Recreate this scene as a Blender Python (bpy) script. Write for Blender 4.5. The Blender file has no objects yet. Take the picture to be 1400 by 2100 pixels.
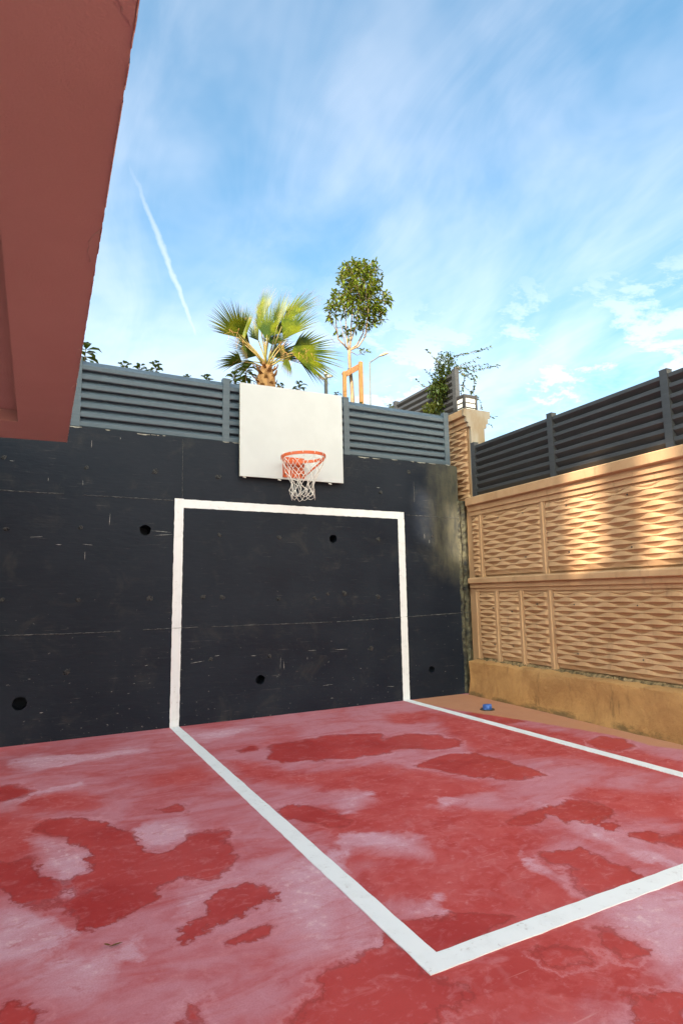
import bpy, math, random
import numpy as np
from mathutils import Vector, Matrix
from mathutils.geometry import delaunay_2d_cdt

SC = bpy.context.scene
COL = SC.collection
R = math.radians
random.seed(7)
RNG = np.random.default_rng(7)

# ------------------------------------------------------------------ camera
CAM = Vector((-1.2197, -6.017, 1.25))
YAW, PITCH, ROLL, FPX = 0.4791, 0.1388, -0.0166, 1206.594
_F = Vector((math.sin(YAW) * math.cos(PITCH), math.cos(YAW) * math.cos(PITCH), math.sin(PITCH)))
_R0 = Vector((math.cos(YAW), -math.sin(YAW), 0)); _U0 = _R0.cross(_F)
_R = _R0 * math.cos(ROLL) + _U0 * math.sin(ROLL); _U = -_R0 * math.sin(ROLL) + _U0 * math.cos(ROLL)
cd = bpy.data.cameras.new('camera'); cam = bpy.data.objects.new('camera', cd); COL.objects.link(cam)
cam.matrix_world = Matrix(((_R.x, _U.x, -_F.x, CAM.x), (_R.y, _U.y, -_F.y, CAM.y), (_R.z, _U.z, -_F.z, CAM.z), (0, 0, 0, 1)))
cd.sensor_fit = 'HORIZONTAL'; cd.sensor_width = 36; cd.lens = 36 * FPX / 1400
cd.clip_start = 0.05; cd.clip_end = 2000
SC.camera = cam

# ------------------------------------------------------------------ sky, sun, exposure
SUN_AZ, SUN_EL = R(42), R(30)          # azimuth measured from -y towards -x (behind the camera, to its left)
TO_SUN = Vector((-math.sin(SUN_AZ) * math.cos(SUN_EL), -math.cos(SUN_AZ) * math.cos(SUN_EL), math.sin(SUN_EL)))
SC.view_settings.view_transform = 'Standard'; SC.view_settings.look = 'None'
SC.view_settings.exposure = 1.5; SC.view_settings.gamma = 1.0
SC.cycles.use_denoising = True
SC.cycles.max_bounces = 6; SC.cycles.diffuse_bounces = 3; SC.cycles.glossy_bounces = 2; SC.cycles.transmission_bounces = 3; SC.cycles.sample_clamp_indirect = 6

def pix_dir(u, v):
    return (_F + _R * ((u - 700) / FPX) - _U * ((v - 1050) / FPX)).normalized()
def at(u, v, Y):
    """point of the plane y = Y seen at reference pixel u, v (used only to read real places off the photograph)"""
    d = pix_dir(u, v); t = (Y - CAM.y) / d.y
    return CAM + d * t
def atx(u, v, X):
    d = pix_dir(u, v); t = (X - CAM.x) / d.x
    return CAM + d * t
def on_floor(u, v, z=0.0):
    d = pix_dir(u, v); t = (z - CAM.z) / d.z
    return CAM + d * t

class NT:
    """small node-tree helper"""
    def __init__(s, nt):
        s.nt = nt; nt.nodes.clear()
    def n(s, typ, **kw):
        nd = s.nt.nodes.new('ShaderNode' + typ)
        for k, v in kw.items():
            if k.startswith('i_'): s.put(nd.inputs[k[2:].replace('_', ' ')], v)
            else: setattr(nd, k, v)
        return nd
    def put(s, sock, v):
        if hasattr(v, 'is_output'): s.nt.links.new(v, sock)
        elif v is not None: sock.default_value = v
    def math(s, op, a, b=None, c=None, clamp=False):
        nd = s.nt.nodes.new('ShaderNodeMath'); nd.operation = op; nd.use_clamp = clamp
        s.put(nd.inputs[0], a)
        if b is not None: s.put(nd.inputs[1], b)
        if c is not None: s.put(nd.inputs[2], c)
        return nd.outputs[0]
    def vm(s, op, a, b=None):
        nd = s.nt.nodes.new('ShaderNodeVectorMath'); nd.operation = op
        s.put(nd.inputs[0], a)
        if b is not None: s.put(nd.inputs[1], b)
        return nd.outputs['Value'] if op in ('DOT_PRODUCT', 'LENGTH', 'DISTANCE') else nd.outputs[0]
    def noise(s, vec, scale, detail=4, rough=.5, dist=0.0):
        nd = s.n('TexNoise'); s.put(nd.inputs['Vector'], vec)
        nd.inputs['Scale'].default_value = scale; nd.inputs['Detail'].default_value = detail
        nd.inputs['Roughness'].default_value = rough; nd.inputs['Distortion'].default_value = dist
        return nd.outputs['Fac']
    def smooth(s, x, a, b, lo=0.0, hi=1.0):
        nd = s.n('MapRange', interpolation_type='SMOOTHSTEP')
        s.put(nd.inputs['Value'], x)
        nd.inputs['From Min'].default_value = a; nd.inputs['From Max'].default_value = b
        nd.inputs['To Min'].default_value = lo; nd.inputs['To Max'].default_value = hi
        return nd.outputs['Result']
    def mix(s, f, a, b, blend='MIX'):
        nd = s.n('Mix', data_type='RGBA', blend_type=blend)
        s.put(nd.inputs[0], f); s.put(nd.inputs[6], c4(a)); s.put(nd.inputs[7], c4(b))
        return nd.outputs[2]
    def scl(s, vec, sx, sy, sz, loc=(0, 0, 0), rot=(0, 0, 0)):
        nd = s.n('Mapping'); s.put(nd.inputs['Vector'], vec)
        nd.inputs['Scale'].default_value = (sx, sy, sz); nd.inputs['Location'].default_value = loc
        nd.inputs['Rotation'].default_value = rot
        return nd.outputs[0]
def c4(c):
    if isinstance(c, (tuple, list)) and len(c) == 3: return (*c, 1)
    return c

W = bpy.data.worlds.new('World'); SC.world = W; W.use_nodes = True
w = NT(W.node_tree)
sky = w.n('TexSky', sky_type='NISHITA', sun_disc=False)
sky.sun_elevation = SUN_EL
sky.sun_rotation = math.atan2(TO_SUN.x, TO_SUN.y)
sky.altitude = 100; sky.air_density = 1.0; sky.dust_density = 7.0; sky.ozone_density = 2.0
D = w.n('TexCoord').outputs['Generated']
sep = w.n('SeparateXYZ'); w.put(sep.inputs[0], D)
zc = w.math('ADD', w.math('MAXIMUM', sep.outputs[2], 0.0), 0.14)
cmb = w.n('CombineXYZ')
w.put(cmb.inputs[0], w.math('DIVIDE', sep.outputs[0], zc)); w.put(cmb.inputs[1], w.math('DIVIDE', sep.outputs[1], zc))
P = cmb.outputs[0]
veil = w.noise(w.scl(P, 0.75, 0.42, 1, rot=(0, 0, R(-25)), loc=(1.2, .9, 0)), 1.0, 6, .58, .5)
wisp = w.noise(w.scl(P, 3.8, 1.6, 1, rot=(0, 0, R(-48)), loc=(5.1, 1.2, 0)), 1.0, 5, .62, .8)
puff = w.noise(w.scl(P, 2.6, 3.4, 1, rot=(0, 0, R(28)), loc=(.3, 3.7, 0)), 1.5, 6, .66, .2)
veil_m = w.smooth(w.math('ADD', w.math('MULTIPLY', veil, .82), w.math('MULTIPLY', wisp, .18)), .36, .59, .08, .84)
low = w.smooth(sep.outputs[2], .60, .34, 0, 1)
big = w.noise(w.scl(P, .8, .8, 1, loc=(7.7, 1.1, 0)), 1.0, 2, .5)
pth_ = w.math('ADD', puff, w.math('MULTIPLY', w.math('SUBTRACT', big, .5), .5))
puff_m = w.math('MULTIPLY', w.smooth(pth_, .44, .60, 0, 1.0), low, clamp=True)
haze_m = w.smooth(w.math('ADD', sep.outputs[2], w.math('MULTIPLY', w.math('SUBTRACT', .5, pth_), .55)), .54, .14, .03, .74)
TRN = w.math('SUBTRACT', w.noise(D, 26, 4, .6), .5)
def trail(a, b, width, s0, s1, amp):
    d1, d2 = pix_dir(*a), pix_dir(*b)
    nn = d1.cross(d2).normalized(); tg = (d2 - d1).normalized()
    wob = w.math('MULTIPLY', TRN, width * 1.5)
    dist = w.math('ABSOLUTE', w.math('ADD', w.vm('DOT_PRODUCT', D, tuple(nn)), wob))
    al = w.vm('DOT_PRODUCT', D, tuple(tg))
    t1, t2 = d1.dot(tg), d2.dot(tg)
    f = w.math('MULTIPLY', w.smooth(al, t1 + (t2 - t1) * s0, t1 + (t2 - t1) * s1), w.smooth(al, t2 + .02, t2 - .012))
    thin = w.smooth(al, t1, t2, width * .9, width * .8)
    nd = w.n('MapRange', interpolation_type='SMOOTHSTEP'); w.put(nd.inputs[0], dist)
    w.put(nd.inputs[1], thin); w.put(nd.inputs[2], 0.0); nd.inputs[3].default_value = 0; nd.inputs[4].default_value = 1
    return w.math('MULTIPLY', w.math('MULTIPLY', nd.outputs[0], f), amp)
tr = w.math('MAXIMUM', trail((240, 270), (404, 692), .0095, -.35, .7, .85), trail((1290, 585), (1470, 440), .007, .0, .6, .3))
m = w.math('MAXIMUM', w.math('MAXIMUM', veil_m, haze_m), w.math('MAXIMUM', w.math('MULTIPLY', puff_m, .95), tr), clamp=True)
CLOUD_C = (1.2, 1.2, 1.22)
base = w.mix(1.0, sky.outputs[0], (.46, .88, .92), 'MULTIPLY')
cloud = w.mix(1.0, w.mix(1.0, sky.outputs[0], (.92, .87, .75), 'MULTIPLY'), CLOUD_C, 'ADD')
colr = w.mix(m, base, cloud)
bg = w.n('Background'); w.put(bg.inputs[0], colr); bg.inputs[1].default_value = 0.15
wo = w.n('OutputWorld'); w.nt.links.new(bg.outputs[0], wo.inputs[0])

sl = bpy.data.lights.new('sun', 'SUN'); sl.energy = 5.0; sl.angle = R(0.55); sl.color = (1.0, .86, .66)
so = bpy.data.objects.new('sun', sl); COL.objects.link(so)
so.rotation_euler = TO_SUN.to_track_quat('Z', 'Y').to_euler()
so.location = TO_SUN * 60

# ------------------------------------------------------------------ materials
MATS = {}
def new_mat(name):
    m = bpy.data.materials.new(name); m.use_nodes = True
    t = NT(m.node_tree); MATS[name] = m
    out = t.n('OutputMaterial'); bs = t.n('BsdfPrincipled')
    t.nt.links.new(bs.outputs[0], out.inputs[0])
    pos = t.n('NewGeometry').outputs['Position']
    return m, t, bs, pos, out
def bump(t, bs, h, strength=.3, dist=.01):
    b = t.n('Bump'); b.inputs['Strength'].default_value = strength; b.inputs['Distance'].default_value = dist
    t.put(b.inputs['Height'], h); t.put(bs.inputs['Normal'], b.outputs[0])
def simple(name, c1, c2=None, scale=6, rough=.6, spec=.4, metal=0, bmp=.15, bscale=60, stretch=(1, 1, 1), bdist=.004):
    m, t, bs, pos, out = new_mat(name)
    p = t.scl(pos, *stretch)
    n1 = t.noise(p, scale, 4, .6)
    t.put(bs.inputs['Base Color'], t.mix(t.smooth(n1, .35, .65), c1, c2 or tuple(x * .75 for x in c1)))
    bs.inputs['Roughness'].default_value = rough; bs.inputs['Specular IOR Level'].default_value = spec
    bs.inputs['Metallic'].default_value = metal
    if bmp: bump(t, bs, t.noise(p, bscale, 3, .6), bmp, bdist)
    return m

# black painted shuttered concrete
m, t, bs, pos, out = new_mat('black_paint')
n1 = t.noise(t.scl(pos, 1, 1, 1.4), 1.6, 6, .6)
col = t.mix(t.smooth(n1, .3, .72), (.0085, .0125, .0220), (.0150, .0195, .0300))
grain = t.noise(t.scl(pos, 5, 5, 55), 1.0, 4, .65)
col = t.mix(t.smooth(grain, .56, .74, 0, .45), col, (.030, .033, .040))
dust = t.noise(pos, 3.1, 6, .7, .6)
col = t.mix(t.smooth(dust, .52, .76, 0, .6), col, (.038, .039, .041))
scr = t.noise(t.scl(pos, 2.2, 2, 95, loc=(3, 1, 5)), 1.6, 3, .45)
col = t.mix(t.math('MULTIPLY', t.smooth(scr, .69, .74, 0, .6), t.smooth(dust, .44, .62, .05, 1)), col, (.12, .12, .12))
zz = t.n('SeparateXYZ'); t.put(zz.inputs[0], pos)
fl_ = t.noise(t.scl(pos, 22, 22, 40), 1.0, 4, .6)
fth = t.math('ADD', .645, t.math('MULTIPLY', zz.outputs[2], .04))
fm = t.math('MULTIPLY', t.math('SUBTRACT', fl_, fth), 14, clamp=True)
col = t.mix(t.math('MULTIPLY', fm, .7), col, (.28, .28, .27))
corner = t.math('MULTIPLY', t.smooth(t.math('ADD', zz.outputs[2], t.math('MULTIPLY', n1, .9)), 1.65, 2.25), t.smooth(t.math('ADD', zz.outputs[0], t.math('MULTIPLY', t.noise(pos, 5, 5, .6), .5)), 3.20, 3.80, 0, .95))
col = t.mix(t.math('MULTIPLY', corner, t.smooth(t.noise(t.scl(pos, 14, 14, 4), 1, 4, .65), .30, .62, .45, 1)), col, (.085, .080, .058))  # pale corner wear, colour raised to bring out the sun stripes
t.put(bs.inputs['Base Color'], col)
t.put(bs.inputs['Roughness'], t.smooth(n1, .3, .7, .42, .62)); bs.inputs['Specular IOR Level'].default_value = .18
hgt = t.math('ADD', t.math('MULTIPLY', grain, .5), t.math('MULTIPLY', dust, 1.0))
bump(t, bs, t.noise(t.scl(pos, 4, 4, 14), 2.0, 4, .6), .35, .008)

simple('raw_concrete', (.34, .33, .30), (.20, .19, .17), 14, .9, .2, bmp=.6, bscale=40)
simple('seam_paint', (.12, .12, .12), (.03, .033, .037), 14, .8, .3, bmp=.4)
simple('fleck_paint', (.42, .42, .40), (.22, .22, .22), 30, .8, .2)
simple('scar_paint', (.055, .056, .058), (.012, .015, .02), 30, .8, .2, bmp=.6, bscale=60)
simple('corner_mortar', (.11, .10, .065), (.022, .022, .022), 9, .9, .2, bmp=.9, bscale=30, bdist=.012)
# white line paint
m, t, bs, pos, out = new_mat('line_paint')
n1 = t.noise(pos, 9, 7, .65); n2 = t.noise(t.scl(pos, 1, 1, 1), 55, 5, .6)
col = t.mix(t.smooth(n1, .45, .75, 0, .4), (.77, .785, .815), (.60, .605, .62))
col = t.mix(t.math('MULTIPLY', t.smooth(t.noise(pos, 38, 5, .7), .57, .68, 0, .5), t.smooth(n1, .46, .60)), col, (.35, .28, .28))
col = t.mix(t.smooth(n2, .74, .78, 0, .8), col, (.25, .22, .22))
t.put(bs.inputs['Base Color'], col); bs.inputs['Roughness'].default_value = .55
bump(t, bs, n2, .25, .003)

# tan relief wall
m, t, bs, pos, out = new_mat('tan_concrete')
n1 = t.noise(pos, 2.2, 5, .62, .4); n2 = t.noise(t.scl(pos, 9, 9, 2.0), 1, 4, .65)
col = t.mix(t.smooth(n1, .32, .68), (.45, .28, .16), (.375, .222, .12))
col = t.mix(t.smooth(n2, .55, .75, 0, .55), col, (.22, .135, .08))
n3 = t.noise(pos, 130, 3, .5)
col = t.mix(t.smooth(n3, .68, .76, 0, .5), col, (.14, .09, .055))
t.put(bs.inputs['Base Color'], col); bs.inputs['Roughness'].default_value = .82; bs.inputs['Specular IOR Level'].default_value = .25
bump(t, bs, t.noise(pos, 60, 4, .6), .25, .004)
# plinth: rough, dirty
m, t, bs, pos, out = new_mat('plinth_concrete')
n1 = t.noise(pos, 3.0, 8, .66, .6); n2 = t.noise(t.scl(pos, 12, 12, 3), 1, 7, .66)
col = t.mix(t.smooth(n1, .34, .66), (.46, .25, .10), (.33, .17, .07))
col = t.mix(t.smooth(n2, .56, .74, 0, .7), col, (.17, .095, .045))
zz = t.n('SeparateXYZ'); t.put(zz.inputs[0], pos)
gr = t.math('ADD', t.smooth(zz.outputs[2], .12, .0, 0, .22), t.noise(t.scl(pos, 1, .45, 1), 6, 8, .72))
col = t.mix(t.smooth(gr, .62, .80, 0, .85), col, (.13, .085, .04))
t.put(bs.inputs['Base Color'], col); bs.inputs['Roughness'].default_value = .9; bs.inputs['Specular IOR Level'].default_value = .2
bump(t, bs, t.noise(pos, 22, 6, .7), .9, .018)
simple('cream_paint', (.33, .29, .24), (.27, .20, .13), 5, .8, .25, bmp=.4, bscale=25, stretch=(1, 1, .35))
simple('moss_dirt', (.075, .055, .03), (.30, .20, .11), 22, .95, .1, bmp=.9, bscale=50, bdist=.01)

simple('slat_paint', (.078, .105, .132), (.062, .088, .115), 3, .42, .5, bmp=.06, bscale=20, stretch=(1, 4, 14))
simple('slat_paint_dark', (.044, .046, .052), (.034, .036, .041), 3, .45, .5, bmp=.06, bscale=20, stretch=(4, 1, 14))
simple('board_white', (.545, .565, .585), (.515, .535, .555), 3.0, .38, .45, bmp=.05, bscale=12)
simple('board_edge', (.45, .42, .36), (.3, .28, .24), 30, .8, .2)
simple('rim_orange', (.62, .105, .018), (.50, .075, .012), 14, .42, .5, bmp=.12, bscale=70)
simple('net_cord', (.80, .76, .72), (.66, .62, .58), 40, .9, .1, bmp=.3, bscale=400)
simple('dark_metal', (.025, .025, .028), (.04, .036, .03), 20, .5, .5)
simple('soffit_red', (.49, .335, .305), (.455, .305, .275), 1.1, .78, .25, bmp=.7, bscale=110, bdist=.004)
simple('soffit_edge', (.55, .42, .38), (.35, .14, .11), 40, .9, .2, bmp=.8, bscale=60)
simple('added_wall', (.50, .44, .36), (.44, .38, .31), 2, .8, .25)
simple('pale_plaster', (.66, .655, .64), (.60, .595, .58), 1.5, .85, .2)
simple('window_glass', (.03, .04, .05), (.04, .05, .06), 2, .08, .5, bmp=0)
simple('ground_soil', (.16, .12, .08), (.09, .075, .045), 4, .95, .1, bmp=.6, bscale=20)
simple('ground_concrete', (.27, .20, .17), (.20, .15, .13), 1.2, .9, .2, bmp=.3, bscale=30)
simple('stake_wood', (.27, .15, .055), (.19, .10, .035), 8, .7, .3, bmp=.3, bscale=40, stretch=(6, 6, 1))
simple('stake_wood_dark', (.26, .13, .055), (.18, .09, .04), 8, .75, .3, bmp=.3, stretch=(6, 6, 1))
simple('bark', (.30, .205, .13), (.20, .14, .09), 20, .85, .2, bmp=.6, bscale=60, stretch=(1, 1, .4), bdist=.006)
simple('twig', (.24, .16, .10), (.15, .10, .06), 20, .8, .2)
simple('palm_boot', (.46, .25, .10), (.28, .14, .06), 16, .85, .2, bmp=.6, bscale=60, stretch=(1, 1, .4))
simple('palm_stem', (.15, .15, .03), (.20, .13, .04), 8, .5, .4)
simple('galv_pole', (.17, .175, .17), (.13, .135, .13), 8, .5, .5, metal=.3)
simple('camera_grey', (.62, .60, .58), (.50, .48, .46), 12, .5, .4)
simple('lamp_head', (.28, .20, .13), (.22, .16, .10), 6, .5, .4)
simple('lantern_black', (.022, .022, .026), (.03, .028, .03), 12, .45, .5)
simple('lantern_pane', (.80, .79, .76), (.74, .73, .70), 6, .4, .4)
simple('blue_plastic', (.055, .15, .48), (.03, .085, .30), 30, .5, .4, bmp=.5, bscale=50)
simple('dry_leaf', (.16, .075, .03), (.10, .05, .02), 60, .8, .2)
simple('rubble', (.40, .27, .15), (.24, .16, .09), 20, .95, .1, bmp=.8, bscale=50)

def leaf_mat(name, c1, c2, trans=.35, rough=.42, tip=None, scale=9, back=None):
    m, t, bs, pos, out = new_mat(name)
    info = t.noise(pos, scale, 3, .5)
    col = t.mix(t.smooth(info, .32, .68), c1, c2)
    if tip is not None:
        a = t.n('Attribute', attribute_name='along')
        f = t.math('ADD', a.outputs['Fac'], t.math('MULTIPLY', t.math('SUBTRACT', t.noise(pos, 7, 2), .5), .8))
        col = t.mix(t.smooth(f, .70, 1.08, 0, .85), col, tip)
    t.put(bs.inputs['Base Color'], col); bs.inputs['Roughness'].default_value = rough
    bs.inputs['Specular IOR Level'].default_value = .22
    tr = t.n('BsdfTranslucent'); t.put(tr.inputs[0], t.mix(.6, col, (.20, .22, .02), 'MIX'))
    mx = t.n('MixShader'); mx.inputs[0].default_value = trans
    t.nt.links.new(bs.outputs[0], mx.inputs[1]); t.nt.links.new(tr.outputs[0], mx.inputs[2])
    t.nt.links.new(mx.outputs[0], out.inputs[0])
leaf_mat('palm_leaf', (.125, .145, .005), (.026, .054, .005), .20, .42, tip=(.20, .12, .05), scale=5)
leaf_mat('tree_leaf', (.165, .205, .012), (.034, .072, .008), .26, .35, scale=26)
leaf_mat('shrub_leaf', (.06, .095, .016), (.025, .055, .011), .22, .35, scale=18)
leaf_mat('vine_leaf', (.045, .07, .016), (.018, .036, .011), .25, .42, scale=12)
leaf_mat('vine_leaf_yellow', (.12, .13, .02), (.06, .085, .014), .3, .42, scale=14)

# painted, rain-stained court floor; the attributes hold the outlines of the stains
m, t, bs, pos, out = new_mat('court_paint')
def attr(n): return t.n('Attribute', attribute_name=n).outputs['Fac']
nA = t.noise(pos, 1.3, 5, .62, .7); nB = t.noise(pos, 5.5, 6, .68, .4); nC = t.noise(pos, 24, 4, .66)
flow = t.noise(t.scl(pos, 1.2, 3.4, 1, rot=(0, 0, R(20))), 1.6, 6, .66, 1.1)
pinkf = t.math('ADD', t.math('MULTIPLY', nA, .5), t.math('MULTIPLY', flow, .5))
col = t.mix(t.smooth(pinkf, .40, .58), (.44, .095, .108), (.49, .19, .235))
mid = t.math('ADD', attr('soft'), t.math('MULTIPLY', t.math('SUBTRACT', nB, .5), .25))
col = t.mix(t.smooth(mid, -.16, .04, 0, .95), col, t.mix(t.smooth(nB, .35, .65), (.42, .045, .042), (.47, .078, .076)))
xb = t.math('MULTIPLY', t.smooth(t.noise(t.scl(pos, 1, 1.7, 1, loc=(9, 3, 0)), 2.4, 6, .68, .5), .52, .60, 0, .75), t.smooth(mid, -.25, .02, .15, 1))
col = t.mix(xb, col, (.38, .036, .034))
ch = t.math('ADD', attr('chalk'), t.math('MULTIPLY', t.math('SUBTRACT', nB, .5), .34))
chs = t.math('ADD', t.math('DIVIDE', ch, t.smooth(t.noise(pos, 1.7, 3, .5), .42, .62, .05, .32)), .45, clamp=True)
col = t.mix(t.math('MULTIPLY', t.math('MULTIPLY', chs, .9), t.smooth(flow, .25, .6, .5, 1)), col, (.58, .335, .415))
spr = t.math('MULTIPLY', t.smooth(nC, .50, .72), t.smooth(ch, -.02, .16))
col = t.mix(t.math('MULTIPLY', spr, .6), col, (.76, .60, .63))
edge = t.math('ADD', t.math('MULTIPLY', t.math('SUBTRACT', nB, .5), .38), t.math('MULTIPLY', t.math('SUBTRACT', nC, .5), .12))
wv = t.math('ADD', attr('wet'), edge)
soft_e = t.smooth(t.noise(pos, 2.1, 3, .5), .44, .62, .010, .085)
wet = t.math('ADD', t.math('DIVIDE', wv, soft_e), .5, clamp=True)
wetc = t.mix(t.smooth(nA, .35, .65), (.345, .026, .025), (.43, .048, .045))
col = t.mix(t.math('MULTIPLY', wet, t.smooth(flow, .2, .5, .72, .97)), col, wetc)
vein = t.math('ABSOLUTE', t.math('SUBTRACT', t.noise(pos, 2.2, 3, .6, .5), .5))
col = t.mix(t.math('MULTIPLY', t.smooth(vein, .030, .0, 0, .07), t.math('MULTIPLY', t.smooth(nA, .40, .58), t.math('SUBTRACT', 1.0, t.math('MULTIPLY', wet, .85)))), col, (.66, .42, .48))
mott = t.noise(t.scl(pos, 1, 1.6, 1, loc=(4, 2, 0)), 9, 5, .7, .8)
col = t.mix(t.smooth(mott, .52, .70, 0, .30), col, (.60, .24, .265))
col = t.mix(t.smooth(mott, .46, .28, 0, .40), col, (.36, .040, .036))
tide = t.math('MULTIPLY', t.smooth(wv, -.085, -.06), t.smooth(wv, -.03, -.05))
col = t.mix(t.math('MULTIPLY', tide, t.smooth(nA, .45, .6, 0, .3)), col, (.64, .31, .36))
rimm = t.math('MULTIPLY', t.smooth(wv, -.022, .0), t.smooth(wv, .024, .004))
col = t.mix(t.math('MULTIPLY', rimm, .5), col, (.24, .028, .025))
dr = t.math('ADD', attr('dirt'), t.math('MULTIPLY', t.math('SUBTRACT', nB, .5), .16))
col = t.mix(t.smooth(dr, -.03, .04, 0, .9), col, t.mix(nB, (.52, .27, .13), (.42, .19, .11)))
grn = t.noise(pos, 150, 3, .6)
col = t.mix(t.smooth(grn, .35, .7, 0, .22), col, (.30, .05, .05))
col = t.mix(t.smooth(nC, .56, .75, 0, .28), col, (.62, .30, .33))
sp = t.noise(pos, 70, 2, .5)
col = t.mix(t.smooth(sp, .80, .83, 0, .6), col, (.75, .62, .60))
scr = t.noise(t.scl(pos, 1.2, 40, 1, rot=(0, 0, R(-42))), 1.5, 4, .5)
col = t.mix(t.math('MULTIPLY', t.smooth(scr, .68, .74, 0, .35), t.smooth(nA, .45, .6)), col, (.62, .36, .36))
t.put(bs.inputs['Base Color'], col)
t.put(bs.inputs['Roughness'], t.math('SUBTRACT', t.smooth(nA, .3, .7, .62, .78), t.math('MULTIPLY', wet, .20)))
bs.inputs['Specular IOR Level'].default_value = .25
bump(t, bs, nC, .10, .004)

# ------------------------------------------------------------------ mesh helpers
class MB:
    def __init__(s): s.v = []; s.f = []; s.mi = []; s.cur = 0; s.smooth = False; s.attr = []
    def add(s, vs, fs):
        b = len(s.v); s.v += [tuple(p) for p in vs]
        for f in fs: s.f.append(tuple(b + i for i in f)); s.mi.append(s.cur)
        return s
    def box(s, x0, x1, y0, y1, z0, z1):
        return s.add([(x, y, z) for z in (z0, z1) for y in (y0, y1) for x in (x0, x1)],
                     [(0, 2, 3, 1), (4, 5, 7, 6), (0, 1, 5, 4), (2, 6, 7, 3), (0, 4, 6, 2), (1, 3, 7, 5)])
    def obox(s, c, ax, ay, az):
        c, ax, ay, az = map(Vector, (c, ax, ay, az))
        return s.add([c + ax * x + ay * y + az * z for z in (-1, 1) for y in (-1, 1) for x in (-1, 1)],
                     [(0, 2, 3, 1), (4, 5, 7, 6), (0, 1, 5, 4), (2, 6, 7, 3), (0, 4, 6, 2), (1, 3, 7, 5)])
    def beam(s, a, b, wd, th, up=(0, 0, 1)):
        a, b = Vector(a), Vector(b); d = (b - a); L = d.length; d.normalize()
        sd = d.cross(Vector(up)).normalized(); u = sd.cross(d).normalized()
        return s.obox((a + b) / 2, d * L / 2, sd * wd / 2, u * th / 2)
    def tube(s, pts, rad, n=8, cap=True):
        pts = [Vector(p) for p in pts]; k = len(pts)
        if not isinstance(rad, (list, tuple)): rad = [rad] * k
        vs, fs = [], []; ref = None
        for i in range(k):
            d = (pts[min(i + 1, k - 1)] - pts[max(i - 1, 0)]).normalized()
            if ref is None:
                ref = d.orthogonal().normalized()
            ref = (ref - d * ref.dot(d))
            ref = ref.normalized() if ref.length > 1e-6 else d.orthogonal().normalized()
            q = d.cross(ref)
            for j in range(n):
                a = 2 * math.pi * j / n
                vs.append(pts[i] + (ref * math.cos(a) + q * math.sin(a)) * rad[i])
        for i in range(k - 1):
            for j in range(n):
                fs.append((i * n + j, i * n + (j + 1) % n, (i + 1) * n + (j + 1) % n, (i + 1) * n + j))
        if cap: fs += [tuple(range(n - 1, -1, -1)), tuple((k - 1) * n + j for j in range(n))]
        return s.add(vs, fs)
    def extrude(s, prof, fn, a, b, n=1, closed=True):
        """profile (p, q) swept by fn(p, q, t) for t from a to b"""
        k = len(prof); vs = []; fs = []
        for i in range(n + 1):
            tt = a + (b - a) * i / n
            vs += [fn(p, q, tt) for p, q in prof]
        for i in range(n):
            for j in range(k if closed else k - 1):
                fs.append((i * k + j, i * k + (j + 1) % k, (i + 1) * k + (j + 1) % k, (i + 1) * k + j))
        if closed: fs += [tuple(range(k - 1, -1, -1)), tuple(n * k + j for j in range(k))]
        return s.add(vs, fs)
    def mesh(s, name, mats, org=(0, 0, 0)):
        o = Vector(org); me = bpy.data.meshes.new(name)
        me.from_pydata([tuple(Vector(p) - o) for p in s.v], [], s.f)
        for mm in (mats if isinstance(mats, (list, tuple)) else [mats]): me.materials.append(MATS[mm])
        if max(s.mi, default=0) > 0: me.polygons.foreach_set('material_index', s.mi)
        if s.attr:
            at_ = me.attributes.new('along', 'FLOAT', 'POINT'); at_.data.foreach_set('value', s.attr)
        if s.smooth:
            me.polygons.foreach_set('use_smooth', [True] * len(me.polygons))
        me.update(); return me
    def build(s, name, mats, parent=None, org=None, bevel=0):
        root = parent
        while root is not None and root.parent is not None: root = root.parent
        o = org if org is not None else (root.location if root is not None else (0, 0, 0))
        ob = bpy.data.objects.new(name, s.mesh(name, mats, o)); COL.objects.link(ob)
        if parent is not None: ob.parent = parent
        else: ob.location = o
        if bevel:
            md = ob.modifiers.new('bevel', 'BEVEL'); md.width = bevel; md.segments = 2; md.limit_method = 'ANGLE'; md.angle_limit = R(40)
        return ob
def tag(o, label=None, cat=None, group=None, kind=None):
    if label: o['label'] = label
    if cat: o['category'] = cat
    if group: o['group'] = group
    if kind: o['kind'] = kind
    return o
def thing(name, loc, label, cat, group=None):
    o = bpy.data.objects.new(name, None); COL.objects.link(o); o.location = loc; o.empty_display_size = .1
    return tag(o, label, cat, group)
def link(name, me, parent, loc=(0, 0, 0), rot=None):
    o = bpy.data.objects.new(name, me); COL.objects.link(o); o.parent = parent; o.location = loc
    if rot: o.rotation_euler = rot
    return o

# ------------------------------------------------------------------ setting: ground, court floor, raised garden
b = MB(); b.add([(-300, -300, -.03), (300, -300, -.03), (300, 300, -.03), (-300, 300, -.03)], [(0, 1, 2, 3)])
tag(b.build('ground', 'ground_concrete'), kind='structure')
# raised garden behind the retaining wall
b = MB(); g = []
nx, ny = 30, 40
xs = [-60 + 60.0 * 2 * (i / nx) for i in range(nx + 1)]; ys = [.30 + 119.7 * (j / ny) ** 2 for j in range(ny + 1)]
xs = [min(x, 1e9) for x in xs]
vs = []
for y in ys:
    for x in xs: vs.append((x, y, 2.72 + .05 * math.sin(x * 1.7) * math.cos(y * 2.1) + (.0 if y > .4 else 0)))
fs = [(j * (nx + 1) + i, j * (nx + 1) + i + 1, (j + 1) * (nx + 1) + i + 1, (j + 1) * (nx + 1) + i) for j in range(ny) for i in range(nx)]
b.add(vs, fs); b.smooth = True
tag(b.build('garden_ground', 'ground_soil'), kind='structure')

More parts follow.
